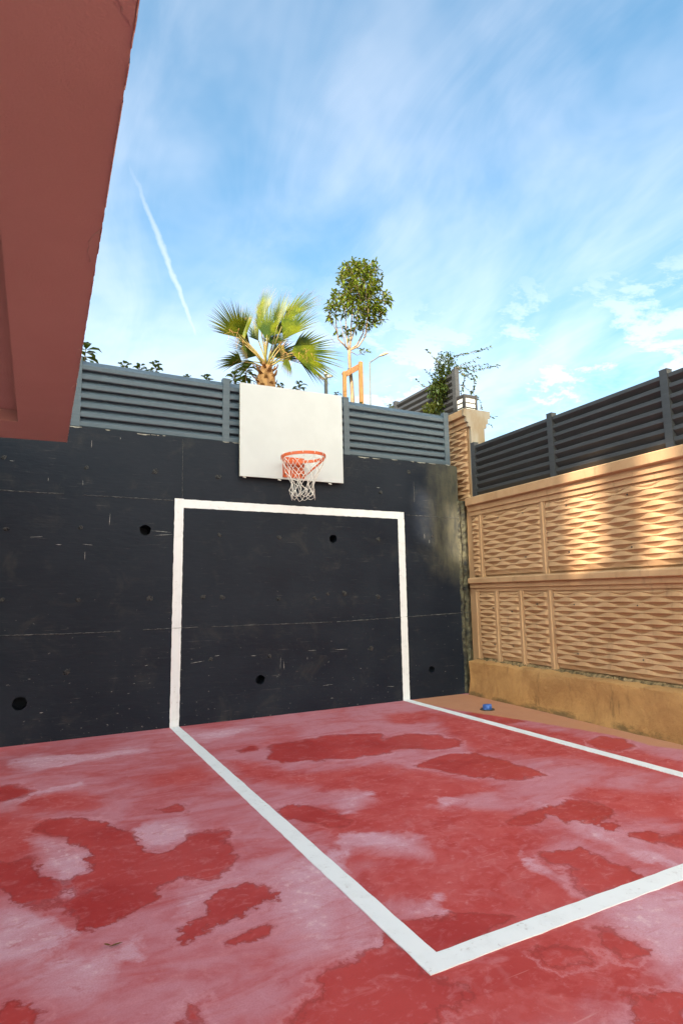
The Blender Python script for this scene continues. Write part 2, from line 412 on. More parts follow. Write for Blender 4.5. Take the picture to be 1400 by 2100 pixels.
def Lp(pts): return [(0 + x * .5, 1420 + y * .5) for x, y in pts]
def Rp(pts): return [(700 + x * .5, 1420 + y * .5) for x, y in pts]
WET = [
 Lp([(140,560),(215,520),(330,515),(430,545),(520,565),(600,640),(640,665),(690,655),(740,620),(850,560),(945,575),(935,625),(970,670),(945,710),(900,755),(820,770),(740,765),(660,795),(650,845),(600,880),(480,935),(400,965),(330,970),(300,910),(150,880),(60,870),(40,830),(-40,800),(-40,700),(60,705),(110,665),(150,690),(165,730),(225,770),(255,820),(225,850),(270,855),(330,840),(300,790),(310,750),(400,745),(355,710),(380,660),(330,620),(255,600),(170,580)]),
 Lp([(1020,785),(1080,800),(1130,820),(1130,850),(1040,890),(970,940),(920,955),(850,960),(770,1025),(710,995),(790,945),(830,910),(840,870),(900,825)]),
 Lp([(660,475),(720,460),(780,470),(760,492),(690,495)]),
 Lp([(-60,395),(70,380),(145,405),(60,440),(-60,470)]),
 Lp([(50,1268),(110,1285),(165,1300),(160,1400),(-60,1400),(-40,1330)]),
 Lp([(760,1400),(755,1320),(775,1280),(805,1290),(820,1400)]),
 Lp([(940,1030),(1000,1000),(1110,965),(1095,988),(1010,1014)]),
 Lp([(1100,240),(1130,215),(1240,195),(1400,170),(1560,170),(1570,200),(1650,170),(1800,175),(1880,200),(1885,225),(1780,235),(1650,230),(1560,255),(1400,275),(1150,290),(1095,265)]),
 Lp([(960,238),(1040,222),(1050,240),(990,248)]),
 Lp([(1140,480),(1200,460),(1290,475),(1400,510),(1440,540),(1400,560),(1330,540),(1180,520)]),
 Rp([(430,255),(540,250),(640,275),(760,310),(845,340),(720,358),(560,350),(430,330),(300,300)]),
 Rp([(690,530),(750,500),(830,480),(930,445),(1050,450),(1150,490),(1110,520),(960,530),(930,545),(850,500),(790,550),(700,545)]),
 Rp([(810,660),(960,635),(1060,670),(1140,715),(1240,765),(1040,838),(940,790),(970,720),(840,705)]),
 Rp([(1190,590),(1260,565),(1310,595),(1300,622)]), Rp([(1320,600),(1420,570),(1460,660),(1330,630)]),
 Rp([(965,525),(1070,512),(1060,530),(990,537)]), Rp([(1050,545),(1120,537),(1140,545),(1110,567)]),
 Rp([(1010,205),(1060,180),(1160,195),(1200,225),(1130,240),(1060,230)]),
 Rp([(520,85),(620,85),(700,105),(760,120),(640,130),(560,110)]),
 Rp([(1040,955),(1150,1000),(1260,1065),(1200,1105),(1100,1050),(1040,1000)]),
 Rp([(0,1100),(70,1095),(100,1065),(170,1045),(195,985),(300,1080),(365,1165),(480,1190),(560,1260),(430,1300),(300,1400),(-180,1400),(-190,1340),(-160,1275),(-80,1265),(-65,1230),(-105,1170),(-60,1140)]),
 Rp([(250,945),(300,930),(420,930),(560,900),(700,930),(520,1010),(400,1065),(320,1010)]),
 Rp([(800,1060),(920,1040),(1000,1100),(900,1130)]), Rp([(1180,1240),(1420,1240),(1420,1400),(1150,1400)]),
]
SOFT = [
 Rp([(-120,500),(60,490),(130,420),(0,405),(-100,370),(-60,330),(150,345),(350,330),(520,365),(600,400),(450,440),(480,480),(640,505),(760,560),(780,620),(740,655),(760,690),(860,740),(1040,840),(850,905),(400,1065),(250,945),(415,915),(380,875),(410,845),(290,860),(150,790),(110,740),(180,700),(110,680),(20,710),(60,650),(140,635),(230,660),(330,665),(310,590),(220,595),(130,570),(0,585),(-80,560)]),
 Rp([(200,95),(330,82),(380,90),(330,120),(220,125)]), Lp([(970,290),(1060,310),(1180,345),(1400,325),(1600,310),(1600,380),(1400,370),(1200,375),(1000,340)]),
 Lp([(125,450),(190,430),(270,420),(330,425),(400,460),(330,480),(160,480)]), Lp([(610,355),(700,345),(780,315),(860,345),(820,360),(660,375)]),
 Lp([(-60,500),(200,540),(300,620),(150,700),(-60,700)]),
 Rp([(370,1165),(480,1120),(700,1040),(880,960),(1040,930),(1250,1060),(1250,1200),(1000,1250),(700,1400),(-200,1400),(0,1100)]),
 Rp([(400,95),(900,170),(1400,300),(1400,340),(900,260),(560,240),(450,150)]), Rp([(1000,400),(1400,430),(1400,520),(1150,490),(1000,440)]),
]
CHALK = [
 Rp([(730,435),(830,455),(930,510),(1050,560),(1200,620),(1420,712),(1420,730),(1200,680),(1000,590),(940,545),(820,460)]),
 Rp([(740,655),(860,740),(1040,835),(1020,845),(850,755),(760,690)]),
 Lp([(30,285),(150,260),(330,255),(600,225),(600,240),(340,290),(160,320),(60,310)]), Lp([(760,170),(1040,140),(1060,150),(840,205)]),
 Lp([(520,575),(600,540),(720,520),(800,560),(690,650),(620,655)]),
 Lp([(130,590),(250,605),(380,660),(350,740),(300,760),(320,835),(240,845),(255,810),(160,700)]),
 Lp([(-60,900),(200,920),(300,980),(160,1130),(-60,1120)]), Lp([(150,1090),(400,1080),(560,1000),(600,1080),(380,1220),(180,1160)]),
 Lp([(1060,720),(1400,640),(1400,1080),(1250,1060),(1150,900)]), Rp([(0,740),(190,1000),(80,1095),(0,1095)]),
 Rp([(0,410),(130,410),(60,490),(0,500)]), Rp([(0,585),(130,570),(320,590),(330,665),(230,660),(140,635),(60,650),(0,700)]),
 Rp([(190,880),(400,845),(390,875),(420,910),(260,940)]), Rp([(1040,850),(1420,830),(1420,1200),(1250,1060),(1060,950)]),
 Lp([(700,880),(820,800),(900,760),(1000,760),(840,860),(820,910),(720,920)]),
 Lp([(0,420),(180,400),(330,370),(330,390),(130,420),(0,480)]), Rp([(400,430),(620,415),(560,460),(420,465)]),
]
DIRT = [Rp([(280,35),(480,75),(700,108),(900,140),(1130,180),(1260,218),(1600,262),(1600,200),(1400,192),(1100,145),(850,85),(600,15),(450,5)])]
def poly_field(polys, px, py, k):
    best = np.full(px.shape, -.5)
    for poly in polys:
        q = np.array([on_floor(*uv)[:2] for uv in poly])
        d2 = np.full(px.shape, 1e9); ins = np.zeros(px.shape, bool)
        for i in range(len(q)):
            a, c = q[i], q[(i + 1) % len(q)]; e = c - a
            wx, wy = px - a[0], py - a[1]
            h = np.clip((wx * e[0] + wy * e[1]) / (e @ e + 1e-12), 0, 1)
            d2 = np.minimum(d2, (wx - h * e[0]) ** 2 + (wy - h * e[1]) ** 2)
            cond = (a[1] > py) != (c[1] > py)
            xi = a[0] + (py - a[1]) * e[0] / (e[1] if abs(e[1]) > 1e-12 else 1e-12)
            ins ^= cond & (px < xi)
        sd = np.sqrt(d2) * np.where(ins, 1, -1)
        best = np.maximum(best, np.clip(sd * k, -.5, .5))
    return best
NX, NY = 240, 250
fx = np.linspace(-3.6, 3.85, NX); fy = np.linspace(-7.6, .02, NY)
gx, gy = np.meshgrid(fx, fy); gx = gx.ravel(); gy = gy.ravel()
b = MB(); b.v = [(float(x), float(y), 0.0) for x, y in zip(gx, gy)]
b.f = [(j * NX + i, j * NX + i + 1, (j + 1) * NX + i + 1, (j + 1) * NX + i) for j in range(NY - 1) for i in range(NX - 1)]
b.mi = [0] * len(b.f)
floor = tag(b.build('court_floor', 'court_paint'), kind='structure')
for nm, pl, k in (('wet', WET, 1.6), ('soft', SOFT, 1.0), ('chalk', CHALK, 1.2), ('dirt', DIRT, 1.5)):
    a = floor.data.attributes.new(nm, 'FLOAT', 'POINT'); a.data.foreach_set('value', poly_field(pl, gx, gy, k).astype(np.float32))

def jit_strip(name, a, c, wd, n, parent, mats, nrm, jit=.003, th=.004, miter=(0, 0)):
    """painted band from a to c with slightly uneven edges; nrm = surface normal"""
    a, c, nrm = Vector(a), Vector(c), Vector(nrm)
    d = (c - a); L = d.length; d.normalize(); sd = d.cross(nrm).normalized()
    vs, fs = [], []; rj = lambda: random.uniform(-jit, jit) if 0 < i < n else 0
    for i in range(n + 1):
        f = i / n
        for sgn in (-1, 1):
            off = sgn * wd / 2 + rj()
            ee = (miter[0] * (1 - f) + miter[1] * f) * sgn
            p = a + d * (L * f + ee) + sd * off
            vs += [p + nrm * th, p - nrm * .01]
    for i in range(n):
        o = i * 4
        fs += [(o, o + 2, o + 6, o + 4), (o, o + 4, o + 5, o + 1), (o + 2, o + 3, o + 7, o + 6)]
    bb = MB(); bb.add(vs, fs); return bb.build(name, mats, parent)
XR, YF, LW, HT = 2.772, -4.25, .090, 2.240
UP = (0, 0, 1)
jit_strip('court_line', (LW / 2, -.012, 0), (LW / 2, YF + LW / 2, 0), LW, 60, floor, 'line_paint', UP, .0022, .004, (0, LW / 2))
jit_strip('court_line', (LW / 2, YF + LW / 2, 0), (XR, YF + LW / 2, 0), LW, 50, floor, 'line_paint', UP, .0022, .004, (-LW / 2, 0))
jit_strip('court_line', (XR - .047, -.012, 0), (XR - .047, YF, 0), LW, 60, floor, 'line_paint', UP, .0022, .0055)

# ------------------------------------------------------------------ black retaining wall
WZ, WX0, WX1 = 2.885, -7.0, 3.62
wall = thing('retaining_wall', (0, .15, 0), 'tall black painted concrete wall with white painted frame under the hoop', 'wall')
HOLES = [(at(u, v, 0).x, at(u, v, 0).z, r) for u, v, r in ((298, 1087, .056), (683, 1105, .052), (534, 1394, .052), (885, 1373, .043), (40, 1443, .062))]
def wall_top(x): return WZ + .006 * math.sin(x * 2.3) + .004 * math.sin(x * 7.1 + 1)
vv, ee = [], []
def ring(pts):
    b0 = len(vv); vv.extend(Vector(p) for p in pts); ee.extend((b0 + i, b0 + (i + 1) % len(pts)) for i in range(len(pts)))
    return list(range(b0, b0 + len(pts)))
top = [(WX0 + (WX1 - WX0) * i / 260, wall_top(WX0 + (WX1 - WX0) * i / 260) - (random.random() ** 6) * .022) for i in range(261)]
outer = ring([(WX1, z) for z in np.linspace(-.05, WZ - .1, 6)] + top[::-1] + [(WX0, -.05)])
rings = []
for hx, hz, hr in HOLES:
    n = 20; ph = random.random() * 6
    rings.append(ring([(hx + hr * (1 + .05 * math.sin(2 * a + ph) + random.uniform(-.03, .03)) * math.cos(a), hz + hr * .95 * (1 + .05 * math.sin(3 * a) + random.uniform(-.03, .03)) * math.sin(a))
                       for a in [2 * math.pi * i / n for i in range(n)]]))
for _ in range(500):
    p = Vector((random.uniform(WX0 + .1, WX1 - .1), random.uniform(.1, WZ - .1)))
    if all((p - Vector((h[0], h[1]))).length > h[2] + .05 for h in HOLES): vv.append(p)
ov, oe, of, iv, ie, if_ = delaunay_2d_cdt(vv, ee, [], 0, 1e-6)
def inside_hole(c): return any((c - Vector((h[0], h[1]))).length < h[2] * .9 for h in HOLES)
def in_outer(c): return WX0 < c.x < WX1 and -.05 < c.y < wall_top(c.x) + .01
b = MB(); keep = []
for f in of:
    c = (ov[f[0]] + ov[f[1]] + ov[f[2]]) / 3
    if not inside_hole(c) and in_outer(c): keep.append(tuple(f))
b.add([(p.x, 0, p.y) for p in ov], keep)
for rg in rings:                                     # tubes running into the wall
    n = len(rg); pts = [vv[i] for i in rg]
    b.add([(p.x, 0, p.y) for p in pts] + [(p.x, .20, p.y - .01) for p in pts],
          [(i, (i + 1) % n, n + (i + 1) % n, n + i) for i in range(n)] + [tuple(range(n, 2 * n))])
tp = [(x, 0, z) for x, z in top]; n = len(tp)
b.add(tp + [(x, .30, WZ) for x, z in top], [(i, i + 1, n + i + 1, n + i) for i in range(n - 1)])
b.add([(WX1, 0, -.05), (WX1, .3, -.05), (WX1, .3, WZ), (WX1, 0, top[-1][1])], [(0, 1, 2, 3)])
b.add([(WX0, .3, -.05), (WX1, .3, -.05), (WX1, .3, WZ), (WX0, .3, WZ)], [(0, 1, 2, 3)])
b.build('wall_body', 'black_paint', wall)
# pale chipped bits along the top edge
b = MB(); x = -2.2
while x < 3.6:
    L = random.uniform(.02, .16)
    if random.random() < .62:
        h = random.uniform(.004, .016); k = max(3, int(L / .02))
        up_ = [(x + L * i / k, -.003, wall_top(x) + .004) for i in range(k + 1)]
        dn_ = [(x + L * i / k, -.004, wall_top(x) - h * random.uniform(.1, 1) * math.sin(math.pi * (i + .3) / (k + .6))) for i in range(k + 1)]
        bk_ = [(p[0], .05, p[2] + .002) for p in up_]
        b.add(up_ + dn_ + bk_, [(i, i + 1, k + 2 + i, k + 1 + i) for i in range(k)] + [(i, 2 * k + 2 + i, 2 * k + 3 + i, i + 1) for i in range(k)])
    x += L + random.uniform(.0, .05)
tag(b.build('chipped_edge', 'raw_concrete', wall), kind='stuff')
# mortar filling the corner to the tan wall
b = MB(); zs = np.linspace(-.02, 2.43, 60); vs = []
for z in zs:
    vs += [(3.585 + random.uniform(-.012, .012), .004, z), (3.62 + random.uniform(-.01, .01), -.012 - random.random() * .012, z),
           (3.66 + random.uniform(-.012, .012), .006 + random.random() * .012, z), (3.70, -.004 - random.random() * .02, z), (3.77, .02, z)]
b.add(vs, [(i * 5 + j, i * 5 + j + 1, i * 5 + j + 6, i * 5 + j + 5) for i in range(59) for j in range(4)])
b.build('corner_mortar', 'corner_mortar', wall)
# formwork seams
def seam(name, path, wmax, keepf=.75):
    bb = MB(); n = len(path)
    i = 0
    while i < n - 1:
        k = random.randint(3, 14)
        if random.random() < keepf:
            seg = path[i:i + k + 1]
            if len(seg) > 1:
                vs = []
                for q, p in enumerate(seg):
                    ww = wmax * random.uniform(.3, .8) * (.4 if q in (0, len(seg) - 1) else 1)
                    dx = (0, 0, ww) if abs(path[-1].x - path[0].x) > .1 else (ww, 0, 0)
                    p = p + Vector((random.uniform(-.002, .002), 0, random.uniform(-.0025, .0025)))
                    vs += [p + Vector(dx), p + Vector((0, -random.uniform(.002, .005), 0)), p - Vector(dx)]
                m_ = len(seg)
                bb.add(vs, [(j * 3 + a_, j * 3 + a_ + 1, j * 3 + a_ + 4, j * 3 + a_ + 3) for j in range(m_ - 1) for a_ in (0, 1)])
        i += k
    return bb.build(name, 'seam_paint', wall)
def lerp_path(a, c, n): a, c = Vector(a), Vector(c); return [a + (c - a) * i / n for i in range(n + 1)]
seam('formwork_seam', lerp_path((-3, -.001, 2.228), (0, -.001, 2.222), 150), .006, .95)
seam('formwork_seam', lerp_path((2.78, -.001, 2.205), (3.6, -.001, 2.20), 50), .005, .9)
z2 = [at(u, v, -.001) for u, v in ((-200, 1318), (0, 1304), (190, 1298), (345, 1289), (600, 1279), (700, 1275), (820, 1266), (960, 1256))]
pth = []
for a_, c_ in zip(z2[:-1], z2[1:]): pth += lerp_path(a_, c_, 40)[:-1]
seam('formwork_seam', pth, .0065, .85)
seam('formwork_seam', lerp_path((.075, -.001, 2.24), (.068, -.001, 2.87), 50), .0045, .95)
seam('formwork_seam', lerp_path((.092, -.001, .9), (.092, -.001, 2.15), 70), .003, .4)
seam('formwork_seam', lerp_path((2.93, -.001, 2.3), (2.93, -.001, 2.88), 50), .003, .5)
# scars left by the formwork ties
scar_meshes = []
for k in range(5):
    bb = MB(); n = 14; vs = [(0, -.004, 0)]
    for rr, yy in ((.35, -.010), (.7, -.008), (1.0, .001)):
        for i in range(n):
            a = 2 * math.pi * i / n; q = rr * (1 + random.uniform(-.28, .28))
            vs.append((.034 * q * math.cos(a), yy * random.uniform(.3, 1.1), .024 * q * math.sin(a)))
    fs = [(0, 1 + (i + 1) % n, 1 + i) for i in range(n)]
    for r_ in range(2): fs += [(1 + r_ * n + i, 1 + r_ * n + (i + 1) % n, 1 + (r_ + 1) * n + (i + 1) % n, 1 + (r_ + 1) * n + i) for i in range(n)]
    bb.add(vs, fs)
    bb.cur = 1; a = random.uniform(.3, 1.3)
    dx, dz = math.cos(a) * .02, math.sin(a) * .022
    bb.add([(-dx - .004, -.0125, dz), (-dx + .004, -.0125, dz + .003), (dx + .005, -.0125, -dz), (dx - .003, -.0125, -dz - .004)], [(0, 1, 2, 3)])
    scar_meshes.append(bb.mesh('tie_scar', ['scar_paint', 'dark_metal']))
for u, v in ((177, 959), (318, 967), (447, 978), (165, 1082), (450, 1097), (572, 1102), (160, 1230), (307, 1227), (416, 1224), (455, 1225), (570, 1228), (645, 1226), (672, 1218), (706, 1217), (775, 1224), (8, 938), (12, 1085), (5, 1230),
             (432, 1352), (552, 1346), (137, 1378), (776, 1106), (885, 1100), (760, 1330), (780, 1010), (838, 968)):
    p = at(u, v, 0); o = link('tie_scar', random.choice(scar_meshes), wall, Vector((p.x, 0, p.z)) - wall.location)
    o.rotation_euler = (0, random.uniform(-.7, .7), 0); s_ = random.uniform(.7, 1.15); o.scale = (s_, 1, s_)
b = MB()                                              # flecks and runs of pale paint
for u, v, ln, hor in ((188, 910, .075, 0), (99, 983, .03, 0), (170, 990, .05, 0), (174, 1140, .08, 0), (247, 899, .02, 0), (630, 1350, .03, 0), (575, 1360, .12, 0), (582, 1365, .09, 0), (25, 945, .04, 1), (700, 1332, .16, 1), (640, 1334, .10, 1), (405, 1358, .14, 1), (672, 1405, .12, 1), (800, 1408, .10, 1), (330, 1090, .2, 1), (335, 1097, .18, 1),
                      (180, 1117, .09, 1), (75, 1101, .10, 1), (120, 1117, .05, 1), (225, 1065, .12, 0), (445, 1345, .05, 1), (300, 1365, .03, 1), (60, 1393, .02, 1), (85, 1462, .03, 1), (520, 1345, .06, 1), (775, 1000, .05, 1), (870, 1100, .06, 0), (880, 1110, .05, 0)):
    p = at(u, v, 0); k_ = 6; a_ = random.uniform(-.12, .12); vs = []
    for i in range(k_ + 1):
        f_ = (i / k_ - .5) * ln; ww = random.uniform(.0008, .0026) * math.sin(math.pi * (i + .4) / (k_ + .8))
        c_ = (p.x + f_, p.z + f_ * a_) if hor else (p.x + f_ * a_ * .5, p.z + f_)
        vs += [(c_[0] - (0 if hor else ww), -.0015, c_[1] - (ww if hor else 0)), (c_[0] + (0 if hor else ww), -.0015, c_[1] + (ww if hor else 0))]
    b.add(vs, [(i * 2, i * 2 + 1, i * 2 + 3, i * 2 + 2) for i in range(k_)])
tag(b.build('paint_fleck', 'fleck_paint', wall), kind='stuff')
# white frame painted on the wall
FN = (0, -1, 0)
jit_strip('painted_frame', (LW / 2, 0, 0.0), (LW / 2, 0, HT + .004), LW, 70, wall, 'line_paint', FN, .0020, .003)
jit_strip('painted_frame', (LW, 0, HT - LW / 2), (XR - .003, 0, HT - LW / 2 - .002), LW * .96, 70, wall, 'line_paint', FN, .0020, .0025)
jit_strip('painted_frame', (XR - .047, 0, 0.0), (XR - .047, 0, HT - LW), LW * 1.03, 70, wall, 'line_paint', FN, .0020, .003)

# ------------------------------------------------------------------ tan relief wall on the right (u runs towards the camera, o out of the wall)
ANG = -.0427; NRv = Vector((math.cos(ANG), math.sin(ANG), 0)); TUv = Vector((math.sin(ANG), -math.cos(ANG), 0)); CW = 3.7424 * math.cos(ANG)
def rw(o, z, u): return NRv * (CW - o) + TUv * u + Vector((0, 0, z))
UE = 9.0
rwall = thing('relief_wall', rw(-.1, 0, 3), 'tan concrete wall with wavy relief panels, ledge and plinth', 'wall')
b = MB(); b.extrude([(-.02, -.05), (-.02, 2.36), (-.22, 2.36), (-.22, -.05)], rw, .0, UE); b.build('wall_body', 'tan_concrete', rwall)
b = MB(); b.extrude([(.0, 2.215), (.022, 2.217), (.022, 2.268), (.042, 2.275), (.042, 2.335), (.078, 2.345), (.085, 2.352), (.085, 2.438), (.075, 2.448), (-.28, 2.45), (-.28, 2.36), (-.22, 2.36), (-.22, 2.215)], rw, -.06, UE, 40)
b.build('coping', 'tan_concrete', rwall)
b = MB(); b.extrude([(-.03, 1.25), (.016, 1.256), (.016, 1.292), (.038, 1.300), (.038, 1.348), (.068, 1.356), (.074, 1.362), (.074, 1.412), (.064, 1.424), (-.03, 1.436)], rw, -.09, UE, 40)
b.build('ledge', 'tan_concrete', rwall)
# plinth with an uneven face
b = MB(); nu, vs = 120, []
prof = [(-.03, .43), (.06, .412), (.118, .404), (.128, .39), (.128, .30), (.130, .20), (.134, .10), (.14, .03), (.15, -.03)]
for i in range(nu + 1):
    u = -.07 + (UE + .07) * (i / nu) ** 1.3
    for k, (o, z) in enumerate(prof):
        j = 0 if k == 0 else .010 * math.sin(u * 3.1 + k) + random.uniform(-.007, .007)
        vs.append(rw(o + j, z + (random.uniform(-.008, .008) if 0 < k < 4 else 0), u))
kp = len(prof)
b.add(vs, [(i * kp + j, i * kp + j + 1, (i + 1) * kp + j + 1, (i + 1) * kp + j) for i in range(nu) for j in range(kp - 1)])
b.add([rw(-.03, -.03, -.07)] + vs[:kp], [tuple(range(kp + 1))])
b.smooth = True; b.build('plinth', 'plinth_concrete', rwall)
b = MB(); vs = []                                        # dirt in the joint over the plinth
for i in range(260):
    u = -.05 + 4.6 * i / 259; k = .35 + .65 * abs(math.sin(u * 2.3) * math.sin(u * 5.1 + 1))
    vs += [rw(-.01, .440 + k * random.uniform(.0, .016), u), rw(.012 + random.random() * .012 * k, .428 + random.uniform(-.004, .012) * k, u), rw(.03 + random.random() * .03 * k, .412 - .004, u)]
b.add(vs, [(i * 3 + j, i * 3 + j + 1, i * 3 + j + 4, i * 3 + j + 3) for i in range(259) for j in (0, 1)])
tag(b.build('joint_dirt', 'moss_dirt', rwall), kind='stuff')
WL = .352
def wave_panel(u0, u1, z0, z1, parent, f=rw, phase=0.0, rows=None, D_=.033):
    n = rows or max(4, round((z1 - z0) / .0505)); Pz = (z1 - z0) / n
    nu = max(8, int((u1 - u0) / .016)); bb = MB(); vs = []; lines = []
    for i in range(n + 1):
        lines.append((i, 0))
        if i < n: lines += [(i, 1), (i, 2)]
    rj_ = [random.uniform(-.35, .35) for _ in range(n + 1)]; ra_ = [random.uniform(.86, 1.08) for _ in range(n + 1)]
    for j in range(nu + 1):
        u = u0 + (u1 - u0) * j / nu; e = min(u - u0, u1 - u, .03) / .03
        for i, kind in lines:
            lens = (.5 + .5 * math.cos(2 * math.pi * (u + phase) / WL + (math.pi if i % 2 else 0) + rj_[i] + .25 * math.sin(u * 3.1 + i))) * ra_[i]
            zr = z1 - i * Pz + (.02 * Pz) * math.sin(2 * math.pi * (u + phase) / WL + (math.pi if i % 2 else 0) + 1.0)
            th = Pz * (.10 + .66 * lens)
            if i == n: o, z = (.006, z0)
            elif kind == 0: o, z = (.006 if i == 0 else D_ * (.80 + .2 * lens), zr)
            elif kind == 1: o, z = (D_ * (.80 + .2 * lens) - (D_ * .55) * lens - .002, zr - th * .45)
            else: o, z = (D_ * (.70 - .68 * lens), zr - th)
            vs.append(f(o * (.35 + .65 * e) - .004, z, u))
    k = len(lines)
    bb.add(vs, [(j * k + i, j * k + i + 1, (j + 1) * k + i + 1, (j + 1) * k + i) for j in range(nu) for i in range(k - 1)])
    return bb.build('wave_panel', 'tan_concrete', parent)
UPP = [(-.05, .100), (.168, 1.167), (1.239, 3.9), (3.97, 6.4), (6.47, 9.0)]
LOW = [(.036, .332), (.403, .755), (.826, 1.199), (1.276, 4.0), (4.07, 6.5), (6.57, 9.0)]
for k, (a, c) in enumerate(UPP): wave_panel(a, c, 1.455, 2.195, rwall, phase=.07 + .11 * k, rows=14)
for k, (a, c) in enumerate(LOW): wave_panel(a, c, .455, 1.235, rwall, phase=[.0, .02, .06, -.03, .1, .2][k], rows=16)
def divider(u0, u1, z0, z1, par):
    bb = MB(); mid = (u0 + u1) / 2; wd = (u1 - u0)
    bb.extrude([(-.018, u0 - .012), (.012, u0 - .004), (.012, u0 + wd * .32), (.022, u0 + wd * .42), (.022, u1 - wd * .42), (.012, u1 - wd * .32), (.012, u1 + .004), (-.018, u1 + .012)],
               lambda p, q, z: rw(p, z, q), z0, z1); return bb.build('panel_divider', 'tan_concrete', par)
for (a, c) in zip(UPP[:-1], UPP[1:]): divider(a[1], c[0], 1.43, 2.216, rwall)
for (a, c) in zip(LOW[:-1], LOW[1:]): divider(a[1], c[0], .43, 1.257, rwall)
divider(-.06, .03, .43, 1.257, rwall)
b = MB(); b.extrude([(.0, 2.193), (.0, 2.217), (-.02, 2.217), (-.02, 2.193)], rw, -.05, UE); b.extrude([(.0, 1.233), (.0, 1.257), (-.02, 1.257), (-.02, 1.233)], rw, -.05, UE)
b.build('panel_head', 'tan_concrete', rwall)
th = MB(); th.tube([(0, 0, 0), (0, .012, 0)], [.0085, .006], 10); thm = th.mesh('tie_hole', 'dark_metal')
for u, v in ((1012, 1247), (1050, 1254), (1101, 1239), (1178, 1240), (1308, 1242), (1186, 1341), (1320, 1354), (1015, 1322), (1053, 1325), (1107, 1333), (1072, 1052), (1021, 1062), (1161, 1036), (1286, 1014), (1167, 1132), (1296, 1122), (1078, 1142), (1026, 1146)):
    d = pix_dir(u, v); tt = (CW - .018 - CAM.dot(NRv)) / d.dot(NRv); p = CAM + d * tt
    o = link('tie_hole', thm, rwall, p - rwall.location); o.rotation_euler = (0, 0, R(90))
# taller wall that carries on behind the corner, with its cream end
twall = thing('tall_wall_end', rw(-.12, 0, -.5), 'taller tan wall behind the corner with cream painted end', 'wall')
TZ = 3.62
pr = [(-.02, 0), (-.02, 3.40), (.015, 3.405), (.015, 3.455), (.045, 3.47), (.045, 3.53), (.085, 3.545), (.085, 3.63), (.075, 3.64), (-.335, 3.64), (-.345, 3.63), (-.345, 3.545), (-.305, 3.53), (-.305, 3.47), (-.275, 3.455), (-.275, 3.405), (-.24, 3.40), (-.24, 0)]
b = MB(); b.extrude(pr, rw, -7.0, -.045); b.build('wall_body', 'tan_concrete', twall)
b = MB(); b.extrude([(p + (.002 if p > -.1 else -.002), q) for p, q in pr[1:-1]] + [(-.242, 2.45), (-.018, 2.45)], rw, -.043, -.005); b.build('end_face', 'cream_paint', twall)
wave_panel(-6.5, -.06, 2.42, 3.395, twall, phase=.1, rows=19)

# ------------------------------------------------------------------ house overhang above the camera (left) and slotted sun blocker added behind the camera
SZ = 2.40
def ex(y): return -1.062 + (y + 1.312) * .0093
over = thing('house_overhang', (-2.5, -4, 0), 'dark red plastered overhang of the house with recessed panel', 'building')
b = MB(); ys_ = np.linspace(-6.6, -1.312, 140); X0 = -3.1
edge = [(ex(y) + random.uniform(-.0004, .0004), y) for y in ys_]
rx0, rx1, ry0, ry1 = -2.8, -1.370, -6.2, -1.748
n = len(edge)
b.add([(x, y, SZ) for x, y in edge] + [(rx1, max(ry0, min(ry1, y)), SZ) for x, y in edge], [(i, i + 1, n + i + 1, n + i) for i in range(n - 1)])
b.add([(X0, -1.15, SZ), (ex(-1.312), -1.312, SZ), (rx1, ry1, SZ), (rx0, ry1, SZ)], [(0, 1, 2, 3)])
b.add([(X0, -1.15, SZ), (rx0, ry1, SZ), (rx0, ry0, SZ), (X0, -6.6, SZ)], [(0, 1, 2, 3)])
b.add([(X0, -6.6, SZ), (rx0, ry0, SZ), (rx1, ry0, SZ), (ex(-6.6), -6.6, SZ)], [(0, 1, 2, 3)])
q = [(rx0, ry0), (rx1, ry0), (rx1, ry1), (rx0, ry1)]
b.add([(x, y, SZ) for x, y in q] + [(x, y, SZ + .075) for x, y in q], [(i, (i + 1) % 4, 4 + (i + 1) % 4, 4 + i) for i in range(4)] + [(4, 5, 6, 7)])
b.build('soffit', 'soffit_red', over)
b = MB()
b.add([(x, y, SZ) for x, y in edge] + [(x - .004, y, SZ + .5) for x, y in edge], [(i, i + 1, n + i + 1, n + i) for i in range(n - 1)])
b.add([(X0, -1.15, SZ), (ex(-1.312), -1.312, SZ), (ex(-1.312) - .004, -1.312, SZ + .5), (X0, -1.15, SZ + .5)], [(0, 1, 2, 3)])
b.add([(X0, -1.15, SZ + .5), (ex(-1.312), -1.312, SZ + .5), (ex(-6.6), -6.6, SZ + .5), (X0, -6.6, SZ + .5)], [(0, 1, 2, 3)])
b.build('slab_edge', 'soffit_red', over)
b = MB()                                               # ragged plaster lip on the edge
for i in range(n - 1):
    if random.random() < .8:
        (x0, y0), (x1, y1) = edge[i], edge[i + 1]; w0 = random.uniform(.0012, .0022)
        b.add([(x0 - .001, y0, SZ - .003), (x1 - .001, y1, SZ - .003), (x1 + w0, y1, SZ - .001), (x0 + w0, y0, SZ - .001), (x0 + w0, y0, SZ + .03), (x1 + w0, y1, SZ + .03)], [(0, 1, 2, 3), (3, 2, 5, 4)])
